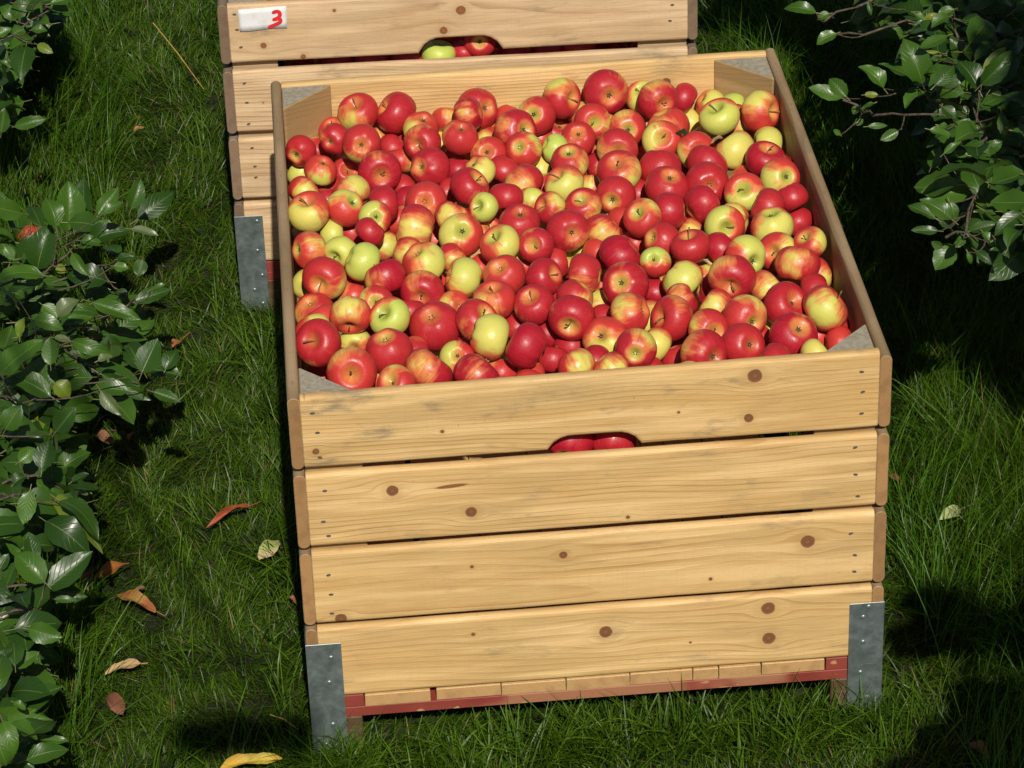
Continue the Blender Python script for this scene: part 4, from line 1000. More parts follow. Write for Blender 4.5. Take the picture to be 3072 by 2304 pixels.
def rear_heap():
    """The rest of the apples in the rear crate, level with the ones seen through its slot."""
    q = np.random.default_rng(4)
    nu, nv = 20, 14
    th_ = np.linspace(0, np.pi, nv + 1)[:, None]; ph_ = (np.arange(nu) * 2 * np.pi / nu)[None]
    sn, cs = np.sin(th_), np.cos(th_)
    rho = sn ** .93 * (1 + .07 * cs)
    z = .9 * cs + np.where(cs > 0, -.46 * np.exp(-(rho / .33) ** 2), .36 * np.exp(-(rho / .30) ** 2))
    base = np.stack([rho * np.cos(ph_), rho * np.sin(ph_), z + 0 * ph_], -1).reshape(-1, 3)
    F0 = []
    for j in range(nv):
        for i_ in range(nu):
            F0.append((j * nu + i_, (j + 1) * nu + i_, (j + 1) * nu + (i_ + 1) % nu, j * nu + (i_ + 1) % nu))
    F0 = np.array(F0)
    V, F, C_ = [], [], []
    for lay, zc in enumerate((-.115, -.165)):
        for iy in range(16):
            for ix in range(13):
                x = .062 + ix * .069 + (.034 if (iy + lay) % 2 else 0); y = .215 + iy * .0605 + lay * .03
                if x > .94 or y > 1.16 or min(x, 1 - x) + (D - y) < .17: continue
                r = q.uniform(.032, .037)
                A = q.normal(size=(3, 3)); Q, _ = np.linalg.qr(A)
                P = base @ Q.T * r + np.array([x, y, ZT + zc]) + q.normal(0, .004, 3) + [0, 0, .02 * math.sin(x * 9) * math.sin(y * 6)]
                a = q.choice([1.3, .9, .5, .1, -.5], p=[.35, .25, .2, .12, .08])
                f = np.clip(base[:, 0] + a + .25 * np.sin(base[:, 1] * 9 + q.uniform(0, 6)), 0, 1)[:, None]
                red = np.array([.42, .012, .026]) * (1 - .3 * q.random()) + np.array([.1, .02, 0]) * q.random()
                C_.append(np.array([[.60, .50, .10]]) * (1 - f) + red[None] * f)
                F.append(F0 + len(V) * len(base)); V.append(P)
    t = NT('apple skin in bulk')
    at_ = t.n.new('ShaderNodeAttribute'); at_.attribute_name = 'tint'
    t.base(at_.outputs['Color']); t.rough(.42); t.b.inputs['Specular IOR Level'].default_value = .38
    o = link('apple_heap', mesh_np('apple_heap', np.concatenate(V), np.concatenate(F), True, np.concatenate(C_)), None, [t.m])
    o.matrix_world = MR
    tag(o, 'heap of mostly red apples filling the rear crate', 'apples', kind='stuff')
rear_heap()

# ------------------------------------------------------------ ground and grass
def ground():
    xs = np.linspace(-14, 16, 76); ys = np.linspace(-12, 30, 106)
    X, Y = np.meshgrid(xs, ys)
    Z = .012 * np.sin(X * 1.7 + .4) * np.sin(Y * 1.3) - .004
    V = np.stack([X.ravel(), Y.ravel(), Z.ravel()], 1)
    nx = len(xs)
    F = [(j * nx + i, j * nx + i + 1, (j + 1) * nx + i + 1, (j + 1) * nx + i) for j in range(len(ys) - 1) for i in range(nx - 1)]
    t = NT('orchard floor'); o = t.obj()
    n1 = t.noise(o, 6, 4, .6); n2 = t.noise(o, 90, 4, .7)
    c = t.mix(t.smooth(n1, .35, .65), (.010, .014, .005), (.022, .026, .009))
    c = t.mix(t.smooth(n2, .45, .7), c, (.045, .036, .015))
    t.base(c); t.rough(.95); t.bump(n2, .8, .02)
    o = link('ground', mesh_np('ground', V, F), None, [t.m])
    tag(o, 'dark soil of the orchard floor under the grass', 'ground', kind='structure')
def gz(x, y): return .012 * np.sin(x * 1.7 + .4) * np.sin(y * 1.3) - .004
ground()

def blades_mesh(x, y, h, wd, lean, az, curve, tint):
    n = len(x); K = 5
    t = np.linspace(0, 1, K)[None]
    dirx, diry = np.cos(az)[:, None], np.sin(az)[:, None]
    ang = lean[:, None] + curve[:, None] * t                   # angle from vertical
    seg = h[:, None] / (K - 1)
    hx = np.cumsum(np.concatenate([np.zeros((n, 1)), (np.sin(ang) * seg)[:, :-1]], 1), 1)
    hz = np.cumsum(np.concatenate([np.zeros((n, 1)), (np.cos(ang) * seg)[:, :-1]], 1), 1)
    hz = np.maximum(hz, .003)
    px = x[:, None] + dirx * hx; py = y[:, None] + diry * hx; pz = gz(x, y)[:, None] + hz
    tw = rng.uniform(-.9, .9, (n, 1)) + az[:, None] + np.pi / 2
    w_ = wd[:, None] * (1 - t ** 2.2) * .5 + .00015
    sx, sy = np.cos(tw) * w_, np.sin(tw) * w_
    sz = rng.uniform(-.5, .5, (n, 1)) * w_
    V = np.empty((n, K, 2, 3), np.float32)
    V[:, :, 0] = np.stack([px - sx, py - sy, pz - sz], -1)
    V[:, :, 1] = np.stack([px + sx, py + sy, pz + sz], -1)
    base = (np.arange(n) * K * 2)[:, None]
    k = np.arange(K - 1)[None] * 2
    F = np.stack([base + k, base + k + 1, base + k + 3, base + k + 2], -1).reshape(-1, 4)
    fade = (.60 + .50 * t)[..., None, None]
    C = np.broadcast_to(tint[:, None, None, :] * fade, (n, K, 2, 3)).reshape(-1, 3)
    return V.reshape(-1, 3), F, C

def vnoise(x, y, s, seed):
    r_ = np.random.default_rng(seed); G = r_.random((64, 64))
    u, v = x * s + 17.3, y * s + 9.1
    i, j = np.floor(u).astype(int), np.floor(v).astype(int); fu, fv = u - i, v - j
    fu, fv = fu * fu * (3 - 2 * fu), fv * fv * (3 - 2 * fv)
    g = lambda a, b: G[a % 64, b % 64]
    return (g(i, j) * (1 - fu) + g(i + 1, j) * fu) * (1 - fv) + (g(i, j + 1) * (1 - fu) + g(i + 1, j + 1) * fu) * fv

def grass_material(name):
    t = NT(name)
    at_ = t.n.new('ShaderNodeAttribute'); at_.attribute_name = 'tint'
    c = at_.outputs['Color']
    t.base(c); t.rough(.40); t.b.inputs['Specular IOR Level'].default_value = .26
    tr = t.n.new('ShaderNodeBsdfTranslucent'); t.l.new(t.mix(.35, c, (.10, .22, .01)), tr.inputs[0])
    mx = t.n.new('ShaderNodeMixShader'); mx.inputs[0].default_value = .28
    t.l.new(t.b.outputs[0], mx.inputs[1]); t.l.new(tr.outputs[0], mx.inputs[2])
    t.l.new(mx.outputs[0], t.n['Material Output'].inputs[0])
    return t.m
GRASS = grass_material('grass blade')

def outside_crates(x, y, m=.0):
    a = (x > .0 - m) & (x < 1 + m) & (y > (.0 - m if m > -.02 else .4)) & (y < D + m)
    c, s = math.cos(RRZ), math.sin(RRZ)
    lx = c * (x - RLOC[0]) + s * (y - RLOC[1]); ly = -s * (x - RLOC[0]) + c * (y - RLOC[1])
    b = (lx > -m) & (lx < 1 + m) & (ly > -m) & (ly < D + m)
    return ~(a | b)

def grass():
    x0, x1, y0, y1 = -1.25, 2.45, -.55, 3.9
    # dense turf of fine short blades
    n = 560000
    x = rng.uniform(x0, x1, n); y = rng.uniform(y0, y1, n)
    den = vnoise(x, y, 9, 1) * .5 + vnoise(x, y, 28, 2) * .5
    k = outside_crates(x, y, -.03) & (rng.random(n) < .35 + .9 * den)
    pr = proj(np.stack([x, y, np.full(n, .03)], -1)); k &= (pr[:, 0] > -110) & (pr[:, 0] < 2330) & (pr[:, 1] > -110) & (pr[:, 1] < 1800)
    x, y = x[k], y[k]; n = len(x)
    tall = np.clip((-.36 - x) / .2, 0, 1) + np.clip((x - 1.10) / .2, 0, 1)
    tall = np.clip(tall, 0, 1) * (.4 + vnoise(x, y, 5, 3))
    near = np.exp(-np.clip(-y, 0, 1) / .05) * (y < .02) * (y > -.12) * (x > -.02) * (x < 1.02)
    h = rng.uniform(.016, .048, n) * (1 + .6 * vnoise(x, y, 12, 4)) + tall * rng.uniform(.0, .13, n)
    flow = vnoise(x, y, 6, 5) * 9 + vnoise(x, y, 17, 6) * 5
    az = flow + rng.normal(0, 1.0, n)
    lean = rng.uniform(.35, 1.45, n) * (1 - .45 * tall); curve = rng.uniform(-.2, 1.1, n)
    wd = rng.uniform(.0012, .0026, n)
    g = rng.random((n, 1))
    tint = np.array([[.018, .054, .003]]) * (1 - g) + np.array([[.102, .200, .009]]) * g
    yel = vnoise(x, y, 14, 7)[:, None] * rng.random((n, 1))
    tint = tint * (1 - .35 * yel) + np.array([[.12, .17, .02]]) * .35 * yel
    dry = (rng.random(n) < .05)[:, None]
    tint = np.where(dry, np.array([[.26, .19, .075]]) * rng.uniform(.5, 1.1, (n, 1)), tint)
    parts = [blades_mesh(x, y, h, wd, lean, az, curve, tint)]
    # longer arching blades in tufts
    nt = 620
    tx = rng.uniform(x0, x1, nt); ty = rng.uniform(y0, y1, nt)
    extra = [(u + rng.uniform(-.01, .01), -.035 + rng.uniform(-.045, .03)) for u in np.linspace(-.05, 1.06, 120)] + [(-.03 + rng.uniform(-.03, 0), v) for v in np.linspace(0, 2, 30)]
    extra += [(u, -.02 + rng.uniform(-.03, .01)) for u in np.concatenate([rng.uniform(-.01, .10, 16), rng.uniform(.90, 1.01, 16)])]
    tx = np.concatenate([tx, [e[0] for e in extra]]); ty = np.concatenate([ty, [e[1] for e in extra]])
    m = rng.integers(6, 26, len(tx))
    X = np.repeat(tx, m); Y = np.repeat(ty, m); n = len(X)
    X = X + rng.normal(0, .018, n); Y = Y + rng.normal(0, .018, n)
    A0 = np.repeat(rng.uniform(0, 6.28, len(tx)), m)
    hb = rng.uniform(.07, .15, len(tx)); hb[620:740] = rng.uniform(.07, .13, 120) + .045 * np.exp(-((np.linspace(-.05, 1.06, 120) - .5) / .22) ** 2)
    hh = np.repeat(hb, m) * rng.uniform(.5, 1.15, n)
    k = outside_crates(X, Y, .006)
    X, Y, A0, hh = X[k], Y[k], A0[k], hh[k]; n = len(X)
    tall = np.clip(np.clip((-.36 - X) / .2, 0, 1) + np.clip((X - 1.10) / .2, 0, 1), 0, 1)
    hh = hh * (1 + tall * .9)
    g = rng.random((n, 1))
    tint = np.array([[.024, .068, .003]]) * (1 - g) + np.array([[.110, .215, .011]]) * g
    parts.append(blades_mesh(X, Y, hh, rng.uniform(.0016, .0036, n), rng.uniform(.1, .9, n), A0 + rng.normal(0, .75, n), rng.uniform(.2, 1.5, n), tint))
    # long soft grass along the tree rows
    n = 46000
    X = np.concatenate([rng.uniform(1.12, 2.45, int(n * .62)), rng.uniform(-1.25, -.40, n - int(n * .62))]); Y = rng.uniform(y0, y1, n)
    k = rng.random(n) < .25 + vnoise(X, Y, 6, 8)
    X, Y = X[k], Y[k]; n = len(X)
    g = rng.random((n, 1))
    tint = np.array([[.028, .084, .004]]) * (1 - g) + np.array([[.095, .215, .011]]) * g
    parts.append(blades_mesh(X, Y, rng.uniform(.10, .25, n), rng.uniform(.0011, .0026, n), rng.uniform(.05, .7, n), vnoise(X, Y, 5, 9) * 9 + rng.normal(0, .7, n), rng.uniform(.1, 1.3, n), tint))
    V, F, Cc, o = [], [], [], 0
    for v, f, c in parts:
        V.append(v); F.append(f + o); Cc.append(c); o += len(v)
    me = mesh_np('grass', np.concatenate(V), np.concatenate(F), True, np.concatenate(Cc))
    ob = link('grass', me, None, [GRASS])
    tag(ob, 'green orchard grass growing thick round both crates', 'grass', kind='stuff')
grass()

# ------------------------------------------------------------ leaves and trees
def leaf_geo(base, tip, nrm, ratio=.5, fold=.35, droop=.2, wave=.03, res=(9, 3), petiole=.22):
    """One ovate leaf from base to tip: midrib fold, drooping tip, wavy toothed margin, stalk."""
    base = np.array(base, float); tip = np.array(tip, float)
    ax = tip - base; L = np.linalg.norm(ax); ax /= L
    nrm = np.array(nrm, float); nrm -= ax * (nrm @ ax); nrm /= np.linalg.norm(nrm) + 1e-9
    sd = np.cross(nrm, ax)
    nu, hv = res
    V, F, UV = [], [], []
    ph = rnd.uniform(0, 6)
    for i in range(nu + 1):
        t = i / nu
        wdt = ratio * L * .5 * (math.sin(math.pi * min(1, t ** .82)) ** .72 if 0 < t < 1 else 0) * (1 + (.05 if i % 2 else -.03))
        if i == 0: wdt = .02 * L
        cz = droop * L * (4 * t * (1 - t)) * .35 - droop * L * t * t * .3
        for j in range(-hv, hv + 1):
            s = j / hv
            z = cz + fold * abs(s) * wdt + wave * L * math.sin(t * 9 + ph + (1.7 if j > 0 else 0)) * s * s
            V.append(base + ax * (t * L) + sd * (s * wdt * math.cos(fold * .7)) + nrm * z)
            UV.append((t, s * .5 + .5))
    w_ = 2 * hv + 1
    for i in range(nu):
        for j in range(2 * hv):
            a = i * w_ + j
            F.append((a, a + w_, a + w_ + 1, a + 1))
    if petiole:
        b0 = len(V); pb = base - ax * petiole * L - nrm * .03 * L
        q = .0011
        for P in (pb, base + nrm * .0005):
            for dx, dy in ((-1, -1), (1, -1), (0, 1.2)):
                V.append(P + sd * dx * q + nrm * dy * q); UV.append((-.5, .5))
        for k in range(3):
            F.append((b0 + k, b0 + (k + 1) % 3, b0 + 3 + (k + 1) % 3, b0 + 3 + k))
    return V, F, UV

class Leaves:
    def __init__(self): self.V, self.F, self.U, self.C = [], [], [], []
    def add(self, base, tip, nrm, tint, **kw):
        o = len(self.V)
        V, F, U = leaf_geo(base, tip, nrm, **kw)
        self.V += V; self.F += [tuple(i + o for i in f) for f in F]; self.U += U; self.C += [tint] * len(V)
    def mesh(self, name):
        return mesh_np(name, np.array(self.V), np.array(self.F), True, np.array(self.C), np.array(self.U))

def leaf_material(name='apple leaf', under=(.13, .165, .065), rough=.33, trans=.22):
    t = NT(name)
    at_ = t.n.new('ShaderNodeAttribute'); at_.attribute_name = 'tint'
    uvn = t.n.new('ShaderNodeUVMap'); s = t.sep(uvn.outputs[0])
    u, v = s[0], t.m2('ABSOLUTE', t.sub(s[1], .5))
    nz = t.noise(t.obj(), 70, 3)
    mid = t.smooth(v, .010, .026, 1, 0)
    ph = t.m2('FRACT', t.sub(t.mul(u, 8), t.mul(v, 5.0)))
    vein = t.mul(t.smooth(t.m2('ABSOLUTE', t.sub(ph, .5)), .38, .5), .55)
    c = t.mix(t.smooth(nz, .3, .7, 0, .35), at_.outputs['Color'], t.mix(1.0, at_.outputs['Color'], (.7, .75, .7), 'MULTIPLY'))
    c = t.mix(t.mul(t.m2('MAXIMUM', mid, t.mul(vein, .22)), .6), c, (.16, .24, .06))
    st = t.smooth(u, -.3, -.1, 1, 0)
    c = t.mix(st, c, (.20, .20, .07))
    g = t.n.new('ShaderNodeNewGeometry')
    bc = t.mix(.35, under, at_.outputs['Color'])
    c = t.mix(t.mul(g.outputs['Backfacing'], t.sub(1.0, st)), c, bc)
    t.base(c)
    t.rough(t.add(t.mul(g.outputs['Backfacing'], .28), t.lin(nz, .3, .7, rough - .04, rough + .08)))
    t.b.inputs['Specular IOR Level'].default_value = .5
    t.bump(t.sub(t.mul(t.noise(t.obj(), 110, 2), .4), t.add(vein, mid)), .35, .0012)
    tr = t.n.new('ShaderNodeBsdfTranslucent'); t.l.new(t.mix(.4, at_.outputs['Color'], (.14, .26, .015)), tr.inputs[0])
    mx = t.n.new('ShaderNodeMixShader'); mx.inputs[0].default_value = trans
    t.l.new(t.b.outputs[0], mx.inputs[1]); t.l.new(tr.outputs[0], mx.inputs[2])
    t.l.new(mx.outputs[0], t.n['Material Output'].inputs[0])
    return t.m
LEAF = leaf_material()
def bark_material():
    t = NT('apple bark'); o = t.obj(); n = t.noise(o, 120, 4, .6); n2 = t.noise(o, 25, 3)
    c = t.mix(t.smooth(n, .35, .65), (.045, .032, .022), (.115, .085, .058))
    c = t.mix(t.smooth(n2, .5, .7, 0, .5), c, (.10, .11, .06))
    t.base(c); t.rough(.8); t.bump(n, .6, .003)
    return t.m
BARK = bark_material()

def ltint():
    g = rnd.random()
    a, b = np.array((.022, .064, .008)), np.array((.066, .155, .014))
    c = a * (1 - g) + b * g
    if rnd.random() < .015: c = np.array((.18, .22, .02))
    return tuple(c)
def vleaf(L, b, t_, h, tint=None, spread=.3, **kw):
    """A leaf whose stalk end stands at height h at view pixel b; tip towards view pixel t_."""
    B = atd(b[0], b[1], h)
    k = np.linalg.norm(B - CAM) / FPX * 1.38879
    dv = R[0] * (t_[0] - b[0]) * k + R[1] * (t_[1] - b[1]) * k
    ln = np.linalg.norm(dv)
    T = B + dv + R[2] * ln * rnd.uniform(-spread, spread)
    nr = np.array([0, 0, 1.0]) * .6 - R[2] * .85 + np.array([rnd.gauss(0, .34) for _ in range(3)])
    kw.setdefault('ratio', rnd.uniform(.46, .62))
    L.add(B, T, nr, tint or ltint(), fold=rnd.uniform(.15, .5), droop=rnd.uniform(-.1, .5), wave=rnd.uniform(.01, .05), **kw)
    return B

YEL = (.15, .21, .02); PALE = (.13, .17, .07)
def conv(rows, ox, oy, s):
    k = 1.38879
    return [((ox + r[0] / s) / k, (oy + r[1] / s) / k, (ox + r[2] / s) / k, (oy + r[3] / s) / k, *r[4:]) for r in rows]
LEFT = conv([(915, 860, 925, 195, .56), (740, 800, 610, 400, .62), (1110, 670, 1130, 150, .42), (500, 1360, 680, 770, .6), (1300, 640, 1570, 280, .45),
    (1370, 620, 1620, 460, .4), (1740, 560, 1870, 160, .5), (1830, 690, 2300, 320, .42), (560, 1450, -60, 1480, .38), (310, 1270, 440, 910, .6),
    (1250, 800, 1490, 740, .5), (1050, 880, 1340, 800, .4, 'p'), (1070, 980, 1360, 1020, .45), (1510, 1320, 1710, 1350, .6), (1560, 1230, 1780, 1190, .5),
    (1890, 1230, 1830, 1460, .7), (880, 1300, 1040, 1240, .8), (740, 1320, 880, 1400, .7), (1740, 830, 2110, 910, .3, 'p'), (0, 1150, 160, 1010, .8),
    (560, 1480, 470, 1640, .6), (2000, 1640, 2212, 1560, .4), (60, 1060, 190, 1230, .6), (960, 1150, 1180, 1450, .4)], 0, 500, 4.424) + \
  conv([(470, 240, 640, 390, .7), (640, 370, 860, 170, .6, 'p'), (380, 400, 700, 500, .5), (1020, 210, 1560, 400, .3), (1480, 210, 1880, 60, .35),
    (1090, 570, 1630, 610, .3), (790, 640, 1240, 780, .32), (1200, 940, 1460, 710, .55), (1570, 990, 1740, 610, .62), (1830, 960, 1950, 730, .6),
    (1130, 1010, 1660, 1290, .3), (1110, 1180, 1340, 1460, .4, 'p'), (1690, 1200, 2000, 1310, .4), (1080, 860, 1240, 800, .5, 'p'),
    (600, 1100, 770, 1260, .8, 'y'), (500, 900, 630, 1250, .42), (890, 900, 1060, 1220, .5), (820, 940, 900, 1260, .45), (560, 900, 560, 590, .55),
    (750, 900, 680, 700, .5), (0, 1010, 450, 620, .48), (0, 900, 150, 470, .6), (220, 600, 260, 370, .5, 'y'), (0, 1180, 250, 1080, .6),
    (430, 1230, 230, 1110, .6), (240, 1330, 520, 1230, .6), (60, 1620, 240, 1350, .65), (0, 1560, 60, 1350, .7), (180, 1640, 600, 1640, .4, 'y'),
    (620, 1640, 840, 1370, .6), (600, 600, 780, 640, .5, 'p'), (980, 420, 1060, 560, .7), (1310, 70, 1420, 160, .6), (160, 110, 270, 150, .8)], 0, 850, 3.687) + \
  conv([(310, 760, 350, 540, .65), (430, 790, 650, 620, .55), (530, 850, 650, 790, .5), (100, 870, 190, 800, .8), (220, 920, 170, 1160, .5),
    (250, 960, 450, 1120, .6), (360, 940, 780, 1340, .25, 'y'), (440, 990, 750, 1240, .38), (140, 700, 250, 600, .7), (330, 1590, 110, 1370, .6),
    (330, 1650, 670, 1370, .4), (260, 1430, 210, 1220, .55), (40, 1640, 120, 1430, .6), (560, 930, 650, 940, .5, 'p'), (0, 1500, 60, 1380, .6)], 0, 1100, 2.458) + \
  conv([(210, 460, 460, 520, .55), (400, 240, 570, 250, .3), (110, 740, 290, 630, .45), (-20, 720, 90, 600, .5), (0, 740, 90, 790, .5), (140, 950, 240, 860, .7),
    (100, 1000, 190, 1050, .5), (20, 1140, 120, 1370, .5), (70, 1160, 270, 1270, .65), (290, 1270, 510, 1290, .3), (-40, 1230, 40, 1480, .7), (80, 1400, 260, 1480, .5)], 0, 1700, 2.458)
TOPL = conv([(110, 150, 250, -20, .55), (130, 170, 0, 20, .5), (410, 60, 575, 90, .6), (190, 340, 120, 200, .6), (270, 250, 390, 250, .6), (310, 370, 440, 440, .5, 'y'),
    (0, 500, 90, 565, .4), (20, 740, 85, 980, .5), (10, 1100, 50, 900, .6), (120, 1050, 390, 980, .35), (100, 130, 160, 20, .5), (0, 420, 100, 360, .5),
    (420, 30, 600, -20, .6), (-30, 300, 90, 240, .6), (250, 90, 300, -30, .5)], 0, 0, 2.765)
RIGHT = conv([(1250, 790, 1070, 380, .56), (1180, 770, 840, 600, .42), (880, 840, 660, 620, .55), (1280, 880, 1070, 1010, .8), (530, 920, 370, 740, .6),
    (480, 930, 175, 825, .42), (700, 900, 830, 900, .5), (650, 1010, 590, 1080, .8), (790, 980, 660, 1060, .35), (730, 1200, 920, 1190, .3), (1020, 1240, 850, 1330, .5),
    (470, 1280, 400, 1230, .6), (610, 1180, 690, 1130, .7), (240, 120, -60, 60, .38), (370, 130, 250, 180, .6), (430, 320, 245, 415, .6), (740, 10, 760, 145, .35),
    (1090, 155, 945, 130, .7), (1180, 130, 1270, 190, .6), (1270, 190, 1385, 130, .4), (1160, 230, 1340, 280, .6), (1550, 90, 1395, 160, .7), (1550, 90, 1710, 90, .5),
    (1480, 340, 1210, 465, .4), (1440, 520, 1240, 495, .25, 'y'), (1410, 560, 1290, 560, .35), (1560, 620, 1450, 540, .5), (1370, 810, 1560, 620, .5),
    (1780, 850, 1600, 555, .6), (1480, 790, 1690, 700, .4), (1420, 900, 1440, 720, .45), (1450, 930, 1530, 830, .6), (1810, 800, 2075, 500, .45), (1830, 690, 2030, 450, .35, 'y'),
    (1750, 570, 1910, 410, .4), (1440, 1010, 1560, 1120, .7), (1590, 1130, 1760, 1050, .8), (1790, 970, 1980, 1080, .6), (2000, 1080, 2030, 1320, .4),
    (1880, 1200, 1990, 1160, .7), (1320, 1230, 1530, 1300, .45), (1400, 1190, 1520, 1240, .6), (1550, 1290, 1680, 1330, .6, 'y'), (1330, 1590, 1410, 1390, .6),
    (1450, 1460, 1610, 1340, .35), (1680, 1475, 1535, 1460, .5), (1780, 1570, 1550, 1660, .5), (1830, 1440, 2010, 1340, .6), (1950, 1480, 2180, 1440, .4),
    (2100, 1240, 2230, 1290, .5), (2080, 890, 2180, 710, .5), (1600, 970, 1500, 900, .5), (1960, 130, 2200, 0, .6), (2140, 480, 2200, 600, .5), (2110, 700, 2200, 640, .5),
    (1900, 1300, 1760, 1180, .6), (1500, 160, 1330, 250, .6), (1690, 150, 1620, 300, .5), (2160, 1000, 2230, 960, .5), (1990, 940, 1900, 850, .6)], 2372, 0, 3.16) + \
  conv([(960, 130, 770, 30, .45), (1080, 140, 860, -10, .45), (1070, 200, 985, 90, .6), (980, 220, 790, 215, .35), (1200, 180, 1350, 60, .5), (1210, 220, 1405, 175, .4),
    (1090, 320, 960, 495, .7), (1010, 340, 930, 300, .6), (1200, 260, 1260, 350, .6), (1300, 230, 1370, 330, .6), (1250, 360, 1370, 460, .4), (1390, 280, 1485, 415, .35),
    (1400, 190, 1460, 265, .6), (1190, 370, 1222, 455, .4), (1380, 50, 1540, 120, .35), (1180, 250, 1100, 340, .5), (1060, 10, 1110, 150, .5)], 2400, 600, 2.3705)

POLY_A = [(-80, 430), (120, 440), (220, 480), (240, 560), (230, 640), (300, 700), (320, 800), (270, 860), (170, 870), (150, 960), (150, 1080), (120, 1180), (90, 1300), (60, 1650), (-80, 1700)]
POLY_B = [(-80, -80), (130, -80), (120, 40), (80, 90), (30, 120), (10, 250), (-80, 260)]
POLY_C = [(1800, -80), (1850, 60), (1990, 110), (2010, 170), (2060, 300), (2050, 420), (2110, 520), (2300, 560), (2300, -80)]
DARK = [([(1560, -60), (1500, 60), (1690, 120), (1780, 300), (1880, 560), (1945, 700), (2030, 790), (2120, 880), (2260, 960), (2260, -60)], 1500, 'C'),
        ([(1960, 1285), (2050, 1310), (2130, 1370), (2260, 1260), (2260, 1440), (2100, 1400), (2000, 1390)], 70, 'D'),
        ([(2060, 1480), (2150, 1490), (2260, 1580), (2260, 1720), (1880, 1720), (2000, 1600), (2080, 1560)], 110, 'D'),
        ([(1925, 1380), (1985, 1375), (2000, 1400), (1925, 1405)], 8, 'D'),
        ([(370, 1590), (500, 1572), (640, 1575), (640, 1612), (400, 1620)], 40, 'A'),
        ([(-60, 60), (130, 110), (190, 70), (240, 200), (230, 320), (130, 330), (60, 420), (-60, 480)], 260, 'B'),
        ([(-60, 1330), (190, 1350), (240, 1440), (180, 1480), (120, 1720), (-60, 1720)], 150, 'A'),
        ([(-60, 880), (230, 920), (330, 905), (390, 945), (330, 1000), (240, 1080), (190, 1180), (-60, 1300)], 100, 'A')]

TREES = {'A': dict(trunk=(-1.12, .62), label='apple tree on the left with big glossy leaves reaching over the grass', h=.40),
         'B': dict(trunk=(-1.35, 2.75), label='apple tree whose branch tip enters at the top left corner', h=.50),
         'C': dict(trunk=(2.05, 1.75), label='dark leafy apple tree hanging over the grass right of the crates', h=.85),
         'D': dict(trunk=(1.95, -1.5), label='apple tree near the viewer on the right, casting dappled shade', h=2.0)}
LV = {k: Leaves() for k in TREES}
TW = {k: [] for k in TREES}      # twig root points
for key, rows, h0 in (('A', LEFT, .40), ('B', TOPL, .48), ('C', RIGHT, .85)):
    polys = {'A': POLY_A, 'B': POLY_B, 'C': POLY_C}[key]
    for r in rows:
        tint = None
        if len(r) > 5: tint = YEL if r[5] == 'y' else PALE
        h = h0 + rnd.uniform(-.13, .08)
        B = vleaf(LV[key], (r[0], r[1]), (r[2], r[3]), h, tint, ratio=r[4] * (1.14 if key == 'A' else 1.1))
        TW[key].append(B)
    # smaller leaves in the same rosettes, hanging lower and inward
    for B in list(TW[key]):
        for _ in range({'A': 2, 'B': 4, 'C': 10}[key]):
            P = B + np.array([rnd.gauss(0, .065), rnd.gauss(0, .09), -rnd.uniform(.04, .30)])
            if P[2] < .06: continue
            if not inpoly(proj(P), polys): continue
            a = rnd.uniform(0, 6.28); d = np.array([math.cos(a), math.sin(a), rnd.uniform(-.5, .5)])
            LV[key].add(P, P + d * rnd.uniform(.05, .09), (rnd.gauss(0, .4), rnd.gauss(-.3, .4), 1), ltint(), ratio=rnd.uniform(.45, .65),
                        fold=rnd.uniform(.1, .5), droop=rnd.uniform(-.1, .5), wave=.03, res=(7, 2))
for key, poly, n, h0, h1 in (('C', [(1960, -40), (2240, -40), (2240, 570), (2130, 520), (2070, 420), (2020, 200)], 330, .5, .88), ('C', [(1850, -60), (1960, -60), (2010, 90), (1900, 70)], 30, .6, .85),
                             ('A', POLY_A, 150, .16, .40), ('B', POLY_B, 70, .2, .5)):
    us = [p[0] for p in poly]; vs = [p[1] for p in poly]
    for _ in range(n * 4):
        u, v = rnd.uniform(min(us), max(us)), rnd.uniform(min(vs), max(vs))
        if n <= 0: break
        if not inpoly((u, v), poly): continue
        n -= 1
        P = atd(u, v, rnd.uniform(h0, h1)); a = rnd.uniform(0, 6.28); d = np.array([math.cos(a), math.sin(a), rnd.uniform(-.6, .6)])
        LV[key].add(P, P + d * rnd.uniform(.05, .09), (rnd.gauss(0, .5), rnd.gauss(-.4, .5), 1), tuple(.85 * x for x in ltint()), ratio=rnd.uniform(.48, .66),
                    fold=rnd.uniform(.1, .6), droop=rnd.uniform(-.1, .6), wave=.04, res=(7, 2))
